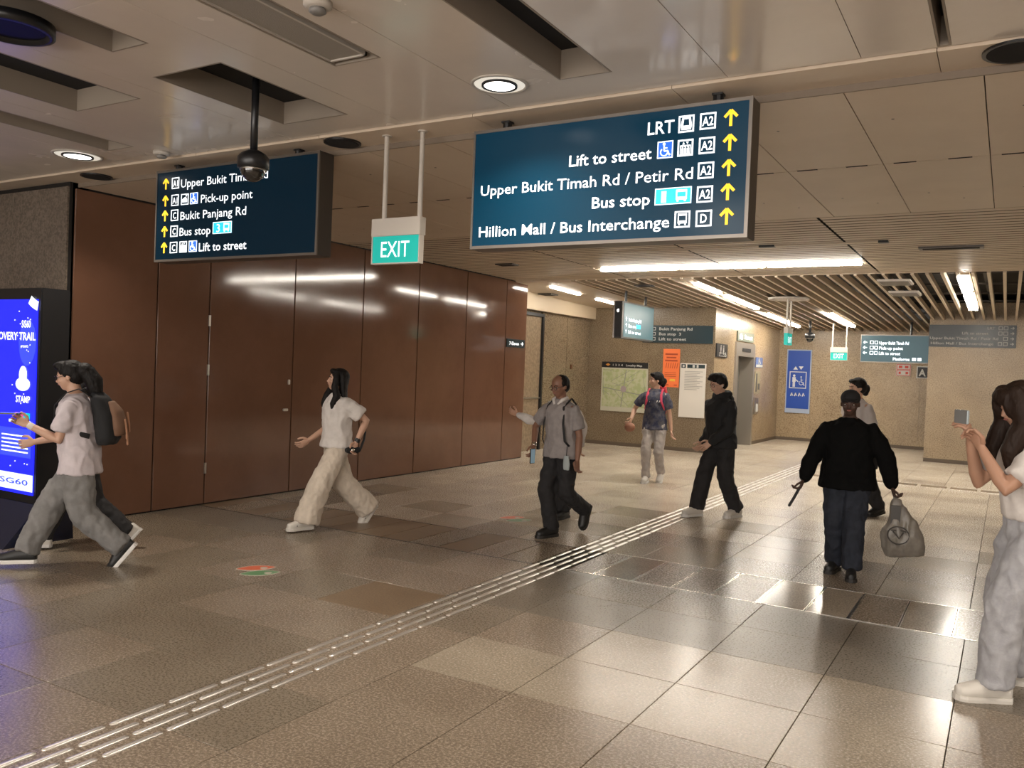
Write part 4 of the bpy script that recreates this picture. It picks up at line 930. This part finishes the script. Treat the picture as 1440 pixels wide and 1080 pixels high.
            if hair in ('long', 'curtain'):
                sp = s.HC.z
                loft(bm, [(hp(0, -.04, .05), HM @ V((.09, 0, 0)), HM @ V((0, .065, 0))), (hp(0, -.062, -.05), HM @ V((.092, 0, 0)), HM @ V((0, .05, 0))), (hp(0, -.085, -.15), HM @ V((.105, 0, 0)), V((0, .045, 0))), (V((0, lean - .115, hz + .36)), V((.11, 0, 0)), V((0, .04, 0))), (V((0, lean - .125, hz + .24)), V((.085, 0, 0)), V((0, .028, 0)))], 16)
                for q in (-1, 1):
                    fw = .05 if hair == 'curtain' else .03
                    tube(bm, [hp(q * .055, fw * .6, .085), hp(q * .08, fw * .7, .02), hp(q * .086, fw * .8, -.07), V((q * .095, lean + fw + .04, hz + .50)), V((q * .09, lean + fw + .075, hz + .42)), V((q * .08, lean + fw + .07, hz + .31))], ([.04, .052, .056, .055, .045, .014] if hair == 'curtain' else [.022, .032, .036, .038, .034, .014]), 12, True)
                if hair == 'curtain':
                    for q in (-1, 1): E((q * .07, .02, -.02), (.035, .075, .11)); E((q * .065, .0, -.11), (.05, .08, .06))
                    E((0, .07, .07), (.07, .035, .045)); E((.05, .07, .02), (.03, .035, .07)); E((-.05, .07, .02), (.03, .035, .07))
            hm_ = remesh(bm, .0075, 2); wrinkle(hm_, .003, 40, (1, 1, .3)); s.add('hair', hm_, hairm)
        else:
            E((0, -.012, .05), (.085, .1, .078)); E((0, -.05, .0), (.076, .062, .06)); loft(bm, [(hp(0, .05, .045), HM @ V((.07, 0, 0)), HM @ V((0, .06, .0))), (hp(0, .07, .053), HM @ V((.066, 0, 0)), HM @ V((0, .085, 0)))], 16)
            s.add('cap', remesh(bm, .007, 2), cloth('black cap fabric', (.01, .01, .011)))
        # ---- trousers
        bm = bmesh.new(); rr = tor(.006, None)[:5 if hem > 0 else 4]
        loft(bm, rr, 20)
        for hip, k, a, Fm in legs:
            hemp = a + V((0, -.01, .0 - tl)); dk = (a - k).normalized()
            tube(bm, [hip + V((0, .0, .0)), mix(hip, k, .25), mix(hip, k, .65), k, mix(k, a, .4), mix(k, a, .8), hemp], [.086, tw[0], (tw[0] + tw[1]) / 2, tw[1], (tw[1] + tw[2]) / 2, tw[2], tw[2] * 1.03], 16)
        me = remesh(bm, .011, 4); wrinkle(me, .011, 8, (1.2, 1.2, .8), 3); s.add('trousers', me, trousers)
        # ---- top
        bm = bmesh.new(); e = loose; body = tor(e, hem, .525)
        if hem < 0:
            t0 = body[0]; body[0] = ring(V((0, 0, hz + hem)), .158 + e + .01, (.112) * bb + e + .006)
        loft(bm, body, 20)
        for sh, el, w_, th, c_ in arms:
            tube(bm, [mix(SC, sh, .35) - V((0, 0, .012)), sh - V((0, 0, .012)), mix(sh, el, .35)] + ([mix(sh, el, .72)] if sleeve < 1 else [mix(sh, el, .75), el, mix(el, w_, .5), mix(el, w_, .93)]),
                 [.042 + e * .45, .046 + e * .6, .046 + e * .75] + ([.046 + e] if sleeve < 1 else [.043 + e * .8, .041 + e * .8, .036 + e * .7, .026 + e * .5]), 14, sleeve >= 1)
        if hood:
            tube(bm, [V((-.07, lean + .02, hz + .53)), V((-.085, lean - .05, hz + .55)), V((0, lean - .10, hz + .545)), V((.085, lean - .05, hz + .55)), V((.07, lean + .02, hz + .53)), V((0, lean + .085, hz + .50)), V((-.07, lean + .02, hz + .53))], [.03, .035, .042, .035, .03, .024, .03], 10)
            E2 = ell(bm, V((0, lean - .10, hz + .48)), (.09, .05, .075))
        me = remesh(bm, .010, 4); wrinkle(me, .011, 8, (1, 1, .7), 11); s.add('top', me, shirt)
        if collar:
            bm = bmesh.new()
            for q in (-1, 1): tube(bm, [V((q * .02, lean + .085, hz + .475)), V((q * .055, lean + .06, hz + .52)), V((q * .068, lean, hz + .54)), V((0, lean - .06, hz + .555))], [.012, .02, .02, .018], 8)
            s.add('collar', s.tm(bm), collar)
        # ---- shoes
        for hip, k, a, Fm in legs:
            bm = bmesh.new(); fp = lambda x, y, z: a + Fm @ V((x, y, z))
            big = 1.12 if shoe_kind == 'chunky' else 1
            prof = [(-.085, .024, .020, .022), (-.07, .034, .042, .03), (-.02, .04, .05, .042), (.03, .041, .046, .036), (.09, .045, .032, .012), (.14, .046, .024, -.004), (.175, .036, .018, -.012), (.192, .018, .010, -.018)]
            rg = []
            for y, wx, hz_, top in prof:
                c = fp(0, y, (-.066 + top) / 2 - .004); rg.append((c, Fm @ V((wx * big, 0, 0)), Fm @ V((0, 0, (top + .066) / 2 + .008))))
            loft(bm, rg, 16); sm_ = remesh(bm, .007, 2); so = s.add('shoe', sm_, shoes)
            bm = bmesh.new(); out = [(-.088, .02), (-.075, .037), (-.02, .039), (.04, .040), (.1, .049), (.15, .049), (.185, .036), (.2, .016)]
            pts = [(x * big, y) for y, x in out] + [(-x * big, y) for y, x in reversed(out)]
            lo = [bm.verts.new(fp(x, y, -.085)) for x, y in pts]; mi = [bm.verts.new(fp(x * 1.03, y, -.07)) for x, y in pts]; hi = [bm.verts.new(fp(x * .98, y, -.056)) for x, y in pts]
            bm.faces.new(lo); bm.faces.new(hi)
            for A_, B_ in ((lo, mi), (mi, hi)):
                for i in range(len(pts)): bm.faces.new((A_[i], A_[(i + 1) % len(pts)], B_[(i + 1) % len(pts)], B_[i]))
            s.add('sole', s.tm(bm), sole or shoes, so, False)
            if shoe_kind == 'clog':
                bm = bmesh.new()
                for yy, xx, zz in ((.1, 0, .0), (.1, .025, -.008), (.1, -.025, -.008), (.13, .012, -.01), (.13, -.012, -.01), (.155, 0, -.02), (.08, .038, -.03), (.11, .044, -.035), (.08, -.038, -.03), (.11, -.044, -.035)): ell(bm, fp(xx, yy, zz), (.006, .006, .006), None, 8, 6)
                s.add('vent_holes', s.tm(bm), BLACK, so)
            elif shoe_kind in ('sneaker', 'chunky'):
                bm = bmesh.new()
                for yy in (.035, .055, .075, .095): tube(bm, [fp(-.022, yy, .012 - (yy - .03) * .5), fp(0, yy + .004, .022 - (yy - .03) * .55), fp(.022, yy, .012 - (yy - .03) * .5)], .0035, 6)
                s.add('laces', s.tm(bm), sole or shoes, so)
    def tm(s, bm):
        bmesh.ops.recalc_face_normals(bm, faces=bm.faces); me = bpy.data.meshes.new('p'); bm.to_mesh(me); bm.free(); return me
    def add(s, name, me, m_, parent=None, smooth=True):
        me.transform(s.M); return mkm(name, me, m_, parent or s.root, smooth)
    def wtube(s, name, pts, r, m_, parent=None, flat=None):
        bm = bmesh.new()
        if flat:
            rings = []; ps = [V(p) for p in pts]
            for i, p in enumerate(ps):
                t = (ps[min(i + 1, len(ps) - 1)] - ps[max(i - 1, 0)]).normalized(); nn = V(flat[i]) if isinstance(flat, list) else V(flat); a = t.cross(nn).normalized(); rings.append((p, a * r, a.cross(t).normalized() * .005))
            loft(bm, rings, 8)
        else: tube(bm, pts, r, 8, True)
        me = s.tm(bm); me.transform(s.M); return mkm(name, me, m_, parent or s.root, True)
    def hand(s, i, k=.09):
        sh, e, w_, th, c_ = s.arms[i]; return w_ + (w_ - e).normalized() * k

WHT = cloth('white cotton', (.62, .58, .55), (.56, .52, .49)); LILAC = cloth('pale lilac cotton', (.56, .50, .52), (.50, .45, .47))
GREYP = cloth('grey jersey', (.20, .195, .19), (.165, .16, .155)); BLK = cloth('black fabric', (.008, .008, .009), None, .1); BLKT = cloth('black twill', (.012, .011, .012), (.016, .015, .016), .15)
CREAMP = cloth('cream satin trousers', (.60, .52, .43), (.52, .45, .37)); POLO = cloth('grey polo', (.24, .215, .21), (.28, .25, .24)); DENIM = cloth('dark denim', (.009, .012, .02), (.016, .02, .032))
LGREY = cloth('light grey sweat fabric', (.38, .38, .40), (.31, .31, .33)); PALEP = cloth('pale grey trousers', (.44, .40, .37), (.36, .33, .31))
SHB = mat('black shoe', (.012, .012, .012), .5); SHW = mat('white shoe', (.60, .57, .52), .5); SOLEW = mat('white sole', (.62, .60, .57), .5); SOLEB = mat('dark sole', (.02, .018, .016), .6)
STRAP = mat('black strap', (.012, .012, .013), .7)
DN = ((0, -1, 0), (0, 1, 0))
JACK = mat('black jacket', (.004, .004, .004), .9, spec=.1)
# 1 backpacker: contact points in world, hands in local units
p1 = Person('person in white T-shirt and grey baggy trousers striding past the blue screen with backpack', (-6.19, 3.93), (-.73, -.68), 1.62,
    [(-6.50, 3.55, 0, 0, 0), (-5.93, 4.12, .01, 52, 0)], [((.15, .38, .96), (0, -.3, -1), (0, .3, 1), .8), ((-.17, .33, 1.12), (0, -.6, -1), (.2, .1, 1), 1.0)],
    hz=.84, lean=.05, head=(0, -12), hair='bushy', shirt=LILAC, sleeve=.7, loose=.03, hem=-.1, trousers=GREYP, tw=(.115, .105, .085), shoes=SHB, sole=SOLEW, glasses=True, belly=.12, skin=SKIN2, bw=1.05)
# 2 walker hidden behind
p2 = Person('walker mostly hidden behind the backpacker, only black trousers and white trainers showing', (-6.75, 4.33), (-.73, -.68), 1.50,
    [(-6.98, 3.98, 0, 0, 0), (-6.42, 4.52, .02, 50, 0)], [((.17, .1, .8), DN[0], DN[1], .7), ((-.17, .05, .8), DN[0], DN[1], .7)],
    hz=.83, lean=.03, hair='short', shirt=BLK, trousers=BLKT, shoes=SHW, sole=SOLEW, skin=SKIN2)
# 3 woman in white
p3 = Person('woman in white T-shirt and wide cream trousers striding left beside the brown wall', (-5.80, 6.40), (-.30, -.95), 1.63,
    [(-5.70, 6.78, .015, 50, 0), (-5.88, 5.93, 0, 0, 0)], [((.21, .2, .87), (0, -1, 0), (0, 1, 0), .8), ((-.25, -.08, .88), (-.3, -1, 0), (0, 1, 0), .8)],
    hz=.835, lean=.0, head=(24, 8), hair='long', shirt=WHT, sleeve=.7, loose=.035, hem=-.02, trousers=CREAMP, tw=(.105, .11, .12), shoes=SHW, sole=SHW, shoe_kind='clog', skin=SKIN2, bw=.95, tl=.02)
# 4 man in grey
p4 = Person('man in grey polo shirt and black trousers walking in the middle of the hall', (-3.82, 7.50), (-.18, -.98), 1.63,
    [(-3.90, 7.32, 0, 0, 10), (-3.70, 7.86, .10, 62, -5)], [((.255, .13, .90), (1, -.6, 0), (-.2, 1, 0), 1.0), ((-.25, .06, .80), (0, -1, 0), (.2, 1, 0), .8)],
    hz=.865, lean=.03, head=(8, -14), hair='thin', shirt=POLO, sleeve=.75, loose=.028, hem=-.06, trousers=BLKT, tw=(.092, .078, .07), shoes=SHB, sole=SOLEB, collar=WHT, glasses=True, skin=mat('skin brown', (.22, .11, .07), .5), bw=1.05)
# 5 person behind, white sleeve
p5 = Person('person hidden behind the man in grey polo, one white-sleeved arm stretched out', (-4.30, 8.42), (-.05, -1), 1.60,
    [(-4.24, 8.34, 0, 0, 0), (-4.36, 8.40, 0, 0, 0)], [((.55, .10, 1.17), (0, 0, -1), (0, .3, 1), .7), ((-.27, .02, .86), (0, -1, 0), (0, 1, 0), .7)],
    hz=.87, lean=.02, hair='short', shirt=WHT, sleeve=1, loose=.02, hem=-.02, trousers=BLKT, shoes=SHB, sole=SOLEB, bw=.95)
# 6 woman with pink straps
p6 = Person('woman in navy T-shirt with pink rucksack straps walking beside the locality map', (-4.60, 12.12), (.15, -.99), 1.68,
    [(-4.66, 11.92, 0, 0, 0), (-4.52, 12.20, .01, 25, 0)], [((.32, .17, .94), (.5, -1, 0), (0, 1, 0), 1.1), ((-.25, .02, .80), (-.2, -1, 0), (0, 1, 0), .6)],
    hz=.875, lean=.02, head=(62, 0), hair='bun', shirt=cloth('grey and navy jersey', (.10, .10, .12), (.025, .03, .07)), sleeve=.75, loose=.025, hem=-.08, trousers=PALEP, tw=(.088, .07, .058), shoes=SHW, sole=SOLEW, skin=SKIN2, bw=.98)
# 7 man in hoodie
p7 = Person('young man in black hoodie with white trainers walking over the tactile strip, looking down', (-2.90, 9.83), (-.55, -.83), 1.70,
    [(-3.16, 9.52, 0, 0, 0), (-2.76, 9.83, 0, 0, -10)], [((.20, .10, .84), (0, -1, 0), (0, 1, 0), .9), ((-.10, .22, .87), (-.8, -1, 0), (.6, .5, .3), .4)],
    hz=.865, lean=.03, head=(4, -16), hair='thick', shirt=BLK, sleeve=1, loose=.038, hem=-.06, trousers=BLKT, tw=(.095, .088, .082), shoes=SHW, sole=SOLEW, hood=True, glasses=True, skin=SKIN2, bw=1.08)
# 8 big man
p8 = Person('broad man in black jacket, jeans and black cap carrying a plastic bag', (-1.17, 7.80), (.06, -1), 1.60,
    [(-1.26, 7.70, 0, 0, 12), (-1.06, 7.50, 0, 0, -5)], [((.37, .10, .79), (.8, -.6, 0), (0, 1, 0), 1.2), ((-.37, .05, .82), (-.8, -.6, 0), (0, 1, 0), 1.4)],
    hz=.865, lean=.04, head=(0, -8), hair='cap', shirt=JACK, sleeve=1, loose=.045, hem=-.10, trousers=DENIM, tw=(.11, .09, .08), shoes=SHB, sole=SOLEB, skin=SKIND, bw=1.14, belly=.3)
# 9 masked woman
p9 = Person('woman in pale shirt and black face mask behind the broad man, head turned left', (-1.60, 11.25), (-.55, -.85), 1.70,
    [(-1.66, 11.12, 0, 0, 0), (-1.38, 11.25, 0, 10, 0)], [((.19, .1, .85), DN[0], DN[1], .8), ((-.2, .02, .82), DN[0], DN[1], .8)],
    hz=.88, lean=.02, head=(20, -4), hair='bun', shirt=cloth('pale lavender shirt', (.50, .46, .45)), sleeve=1, loose=.02, trousers=BLKT, shoes=SHB, sole=SOLEB, mask=BLACK, skin=SKIN2)
# 10 girl at the right
p10 = Person('young woman with long hair, white top and grey sweatpants at the right edge', (.14, 5.33), (-.90, -.44), 1.70,
    [(.0, 5.52, 0, 0, 10), (-.10, 5.12, 0, 0, 0)], [((.06, .30, 1.33), (.3, -.5, -1), (0, .1, 1), 1.1), ((-.05, .29, 1.30), (-.5, .1, -1), (0, .1, 1), 1.2)],
    hz=.875, lean=.045, head=(-4, -20), hair='curtain', hairm=HAIRB, shirt=WHT, sleeve=.7, loose=.022, hem=.02, trousers=LGREY, tw=(.105, .092, .086), shoes=SHW, sole=SHW, shoe_kind='chunky', skin=SKIN, bw=.92)

# ---------------------------------------------- things they carry
def carry(p, name, lab, cat, c): 
    q = p.M @ V(c); return thing(name, lab, cat, q)
# backpack
t = carry(p1, 'backpack', 'black and tan backpack on the back of the person striding past the screen', 'backpack', (0, -.2, 1.0))
def pm(p, bm, vox=.012, wr_=.004):
    me = remesh(bm, vox, 3)
    if wr_: wrinkle(me, wr_, 10)
    me.transform(p.M); return me
bm = bmesh.new(); loft(bm, [(V((0, -.19, .97)), V((.13, 0, 0)), V((0, .07, 0))), (V((0, -.2, 1.02)), V((.15, 0, 0)), V((0, .095, 0))), (V((0, -.18, 1.2)), V((.145, 0, 0)), V((0, .09, 0))), (V((0, -.13, 1.34)), V((.12, 0, 0)), V((0, .07, 0))), (V((0, -.11, 1.38)), V((.08, 0, 0)), V((0, .04, 0)))], 18)
mkm('bag_body', pm(p1, bm), BLK, t, True)
bm = bmesh.new(); loft(bm, [(V((0, -.27, 1.04)), V((.10, 0, 0)), V((0, .05, 0))), (V((0, -.28, 1.12)), V((.115, 0, 0)), V((0, .06, 0))), (V((0, -.25, 1.24)), V((.1, 0, 0)), V((0, .05, 0))), (V((0, -.21, 1.31)), V((.07, 0, 0)), V((0, .03, 0)))], 16)
mkm('front_pocket', pm(p1, bm), mat('tan bag fabric', (.16, .085, .05), .8), t, True)
TAN = mat('tan toggle', (.35, .17, .09), .6)
for x, z in ((-.05, 1.05), (.03, 1.10), (-.02, 1.0)): p1.wtube('toggle', [(x, -.33, z + .12), (x, -.345, z + .03), (x - .01, -.35, z - .03)], .008, TAN, t)
for q in (-1, 1):
    p1.wtube('shoulder_strap', [(q * .09, -.10, 1.34), (q * .1, .0, 1.405), (q * .105, .09, 1.37), (q * .11, .165, 1.27), (q * .12, .16, 1.17), (q * .155, .08, 1.08), (q * .15, -.1, 1.04)], .02, STRAP, t, flat=[(0, -.3, 1), (0, 0, 1), (0, .6, .6), (0, 1, .2), (0, 1, 0), (q * 1, .3, 0), (q * 1, 0, 0)])
def phone(p, i, lab, up=False, m_=BLACK, k=.10, off=(0, 0, .02)):
    c = p.hand(i, k) + V(off); t = thing('phone', lab, 'phone', p.M @ c)
    bm = bmesh.new(); d = ((.006, .036, .075) if not up else (.075, .006, .036)); box(bm, c.x - d[0], c.x + d[0], c.y - d[1], c.y + d[1], c.z - d[2], c.z + d[2]); bmesh.ops.bevel(bm, geom=bm.edges[:], offset=.003, segments=2, affect='EDGES')
    me = p.tm(bm); me.transform(p.M); mkm('case', me, m_, t)
    bm = bmesh.new(); s_ = .0015
    if up: box(bm, c.x - .07, c.x + .07, c.y - d[1] - s_, c.y - d[1], c.z - .032, c.z + .032)
    else: box(bm, c.x - d[0] - s_, c.x - d[0], c.y - .032, c.y + .032, c.z - .07, c.z + .07)
    me = p.tm(bm); me.transform(p.M); mkm('screen', me, mat('phone screen', (.1, .13, .15), .1, emit=.35, ecol=(.3, .42, .48)), t); return t
c = p1.hand(1, .12) + V((0, .02, .03)); t = thing('phone', 'phone held flat by the person striding past the blue screen', 'phone', p1.M @ c)
bm = bmesh.new(); box(bm, c.x - .036, c.x + .036, c.y - .075, c.y + .075, c.z - .005, c.z + .005); me = p1.tm(bm); me.transform(p1.M); mkm('case', me, BLACK, t)
bm = bmesh.new(); box(bm, c.x - .032, c.x + .032, c.y - .07, c.y + .07, c.z + .005, c.z + .0065); me = p1.tm(bm); me.transform(p1.M); mkm('screen', me, mat('phone screen', (.1, .13, .15), .1, emit=.35, ecol=(.3, .42, .48)), t)
phone(p4, 0, 'dark phone in the right hand of the man in grey polo', k=.11, off=(0, .01, -.01))
phone(p10, 0, 'silver phone held up sideways by the young woman at the right edge', up=True, m_=mat('silver phone', (.45, .5, .52), .25, .6), k=.11, off=(-.05, .05, .03))
# wristbands
for p, i, m_, nme in ((p1, 1, WHT, 'wristband'), (p4, 0, STEEL, 'watch'), (p3, 1, BLACK, 'wristband')):
    sh, e, w_, th, c_ = p.arms[i]; d = (w_ - e).normalized(); p.wtube(nme, [w_ - d * .035, w_ - d * .012], .029, m_)
# woman in white: small black bag at the hip
t = carry(p3, 'handbag', 'small black and silver handbag behind the hip of the woman in white', 'bag', (-.26, -.1, .78))
hh = p3.hand(1, .05)
bm = bmesh.new(); loft(bm, [(hh + V((0, -.07, -.03)), V((.022, 0, 0)), V((0, 0, .02))), (hh + V((0, -.02, -.035)), V((.028, 0, 0)), V((0, 0, .035))), (hh + V((0, .05, -.035)), V((.028, 0, 0)), V((0, 0, .035))), (hh + V((0, .10, -.03)), V((.02, 0, 0)), V((0, 0, .02)))], 14); mkm('bag_body', pm(p3, bm, .008), BLK, t, True)
bm = bmesh.new(); ell(bm, hh + V((-.028, .03, -.03)), (.008, .02, .016)); me = p3.tm(bm); me.transform(p3.M); mkm('clasp', me, STEEL, t, True)
p3.wtube('strap', [hh + V((0, -.07, -.03)), hh + V((.02, -.12, .06)), hh + V((.03, -.14, .14))], .012, STRAP, t)
# man in grey: bag strap and pale pouch
p4.wtube('bag_strap', [(-.10, -.10, 1.33), (-.105, .0, 1.405), (-.10, .12, 1.32), (-.12, .145, 1.15), (-.14, .135, .98), (-.17, .05, .9)], .014, STRAP, None, flat=[(0, -.3, 1), (0, 0, 1), (0, .8, .5), (0, 1, 0), (0, 1, 0), (-1, .4, 0)])
p4.wtube('bag_strap', [(.10, -.10, 1.33), (.105, .0, 1.405), (.105, .12, 1.32), (.125, .145, 1.15), (.14, .135, .98), (.17, .05, .9)], .008, STRAP, None, flat=[(0, -.3, 1), (0, 0, 1), (0, .8, .5), (0, 1, 0), (0, 1, 0), (1, .4, 0)])
t = carry(p4, 'pouch', 'pale blue pouch hanging at the left hip of the man in grey polo', 'pouch', (-.16, .14, .72))
bm = bmesh.new(); loft(bm, [(V((-.17, .13, .70)), V((.035, 0, 0)), V((0, .012, 0))), (V((-.17, .13, .76)), V((.042, 0, 0)), V((0, .02, 0))), (V((-.165, .13, .84)), V((.03, 0, 0)), V((0, .012, 0)))], 12); mkm('pouch_body', pm(p4, bm, .008, .003), mat('pale blue fabric', (.34, .38, .38), .8), t, True); p4.wtube('cord', [(-.165, .13, .83), (-.165, .125, .93)], .004, STRAP, t)
# woman with pink straps: straps, rucksack, brown bag
PINK = mat('pink strap', (.62, .06, .12), .7)
t = carry(p6, 'rucksack', 'red and pink rucksack on the woman beside the locality map', 'backpack', (0, -.18, 1.0))
bm = bmesh.new(); loft(bm, [(V((0, -.17, .98)), V((.11, 0, 0)), V((0, .05, 0))), (V((0, -.19, 1.08)), V((.13, 0, 0)), V((0, .07, 0))), (V((-.02, -.16, 1.3)), V((.12, 0, 0)), V((0, .06, 0))), (V((-.05, -.13, 1.44)), V((.08, 0, 0)), V((0, .035, 0)))], 16); mkm('bag_body', pm(p6, bm), mat('red fabric', (.5, .04, .05), .8), t, True)
for q in (-1, 1): p6.wtube('shoulder_strap', [(q * .09, -.12, 1.34), (q * .1, .0, 1.405), (q * .1, .11, 1.33), (q * .11, .14, 1.22), (q * .15, .06, 1.1)], .018, PINK, t, flat=[(0, -.3, 1), (0, 0, 1), (0, .8, .5), (0, 1, 0), (q, .4, 0)])
t = carry(p6, 'handbag', 'round brown bag in the hand of the woman beside the locality map', 'bag', p6.hand(0, .1) - V((0, 0, .13)))
bm = bmesh.new(); hh = p6.hand(0, .1); ell(bm, hh - V((-.0, 0, .055)), (.08, .06, .07)); mkm('bag_body', pm(p6, bm, .01), mat('brown leather', (.27, .12, .07), .5), t, True); p6.wtube('handle', [hh - V((.05, 0, .02)), hh + V((0, 0, .02)), hh + V((.05, 0, -.02))], .007, mat('brown handle', (.1, .04, .025), .5), t)
bm = bmesh.new(); 
for k in range(5): tube(bm, [V((-.09 + k * .035, .137, 1.235)), V((-.075 + k * .035, .14, 1.205))], .007, 6)
p6.add('shirt_print', p6.tm(bm), TXM)
# earbuds
for p, q in ((p7, -1), (p3, -1)):
    bm = bmesh.new(); ell(bm, p.hp(q * .084, .004, -.012), (.008, .009, .010)); tube(bm, [p.hp(q * .085, .006, -.014), p.hp(q * .083, .012, -.036)], .0035, 6); p.add('earbud', p.tm(bm), WHITEP)
# big man: plastic bag and dark stick
h8 = p8.hand(1, .08)
t = carry(p8, 'plastic_bag', 'grey plastic carrier bag with a round dark emblem, in the broad man\'s hand', 'bag', h8 - V((.1, 0, .52)))
b = h8 + V((-.06, .02, -.02))
bm = bmesh.new(); loft(bm, [(b + V((.04, 0, .0)), V((.02, 0, 0)), V((0, .015, 0))), (b + V((.03, 0, -.07)), V((.055, 0, 0)), V((0, .03, 0))), (b + V((0, .0, -.18)), V((.115, 0, 0)), V((0, .055, 0))), (b + V((-.015, 0, -.32)), V((.165, 0, 0)), V((0, .07, 0))), (b + V((-.03, 0, -.42)), V((.175, 0, -.02)), V((0, .065, 0))), (b + V((-.05, 0, -.49)), V((.15, 0, -.02)), V((0, .035, 0)))], 22)
me = remesh(bm, .011, 2); wrinkle(me, .014, 9, (1, 1, .5), 5); me.transform(p8.M); mkm('bag_body', me, mat('grey plastic film', (.17, .15, .13), .35, col2=(.22, .20, .17), nscale=12), t, True)
INK = mat('dark print', (.05, .045, .04), .5)
def onbag(pts, r): p8.wtube('emblem', [b + V(q) for q in pts], r, INK, t)
onbag([(.01 + .085 * math.cos(a), .088 - .015 * abs(math.cos(a)), -.31 + .075 * math.sin(a)) for a in [2 * PI * i / 18 for i in range(19)]], .005)
onbag([(-.03, .095, -.28), (.0, .098, -.335), (.05, .095, -.28)], .006); onbag([(-.045, .09, -.27), (-.01, .096, -.265)], .005); onbag([(.03, .096, -.265), (.065, .088, -.27)], .005)
bm = bmesh.new(); box(bm, b.x + .0, b.x + .075, b.y + .028, b.y + .06, b.z - .22, b.z - .06); me = p8.tm(bm); me.transform(p8.M); mkm('dark_panel', me, INK, t)
for q in (-1, 1): p8.wtube('handle', [b + V((.04 + q * .02, 0, -.05)), h8 + V((0, q * .01, .012)), h8 + V((.0, q * .01, .02))], .008, mat('grey plastic film', (.17, .15, .13)), t)
h = p8.hand(0, .08)
t = carry(p8, 'folded_umbrella', 'thin dark folded umbrella in the broad man\'s other hand', 'umbrella', h + V((.08, .05, -.2)))
p8.wtube('shaft', [h + V((-.02, 0, .05)), h + V((.045, .02, -.09))], .009, BLACK, t); p8.wtube('canopy', [h + V((.0, .01, .01)), h + V((.05, .02, -.10)), h + V((.085, .03, -.17))], .013, STRAP, t)
# masked woman: strap
p9.wtube('bag_strap', [(.09, -.1, 1.36), (.09, .0, 1.41), (.05, .12, 1.32), (-.08, .14, 1.1), (-.17, .06, .95)], .014, STRAP, None, flat=[(0, -.3, 1), (0, 0, 1), (0, .8, .5), (0, 1, 0), (-1, .4, 0)])
t = carry(p9, 'shoulder_bag', 'black shoulder bag of the masked woman, just visible beside the broad man\'s leg', 'bag', (-.24, .05, .55)); bm = bmesh.new(); loft(bm, [(V((-.24, .04, .58)), V((.05, 0, 0)), V((0, .13, 0))), (V((-.24, .04, .8)), V((.055, 0, 0)), V((0, .13, 0))), (V((-.22, .04, .86)), V((.03, 0, 0)), V((0, .1, 0)))], 16); mkm('bag_body', pm(p9, bm), BLK, t, True)
p9.wtube('tag', [(-.3, .08, .70), (-.3, .08, .66)], .012, WHITEP, t)
p9.wtube('strap', [(-.22, .04, .85), (-.17, .06, .95)], .012, STRAP, t)

# ---------------------------------------------------------------- groups of repeats
for o in bpy.data.objects:
    k = o.name.split('.')[0]
    if 'category' in o:
        g = {'strip_light': 'strip lights on the ceiling', 'downlight': 'round downlights', 'round_speaker': 'black round ceiling speakers', 'exit_sign': 'green exit signs on rods', 'smoke_detector': 'white smoke detectors',
             'dome_camera': 'dome cameras', 'floor_sticker': 'footprint stickers on the floor', 'direction_sign': 'hanging direction signs', 'direction_board': 'wall direction boards', 'ceiling_diffuser': 'dark ceiling diffusers', 'person': 'people walking through the hall', 'drain_channel': 'floor channels'}.get(k)
        if g and 'group' not in o: o['group'] = g
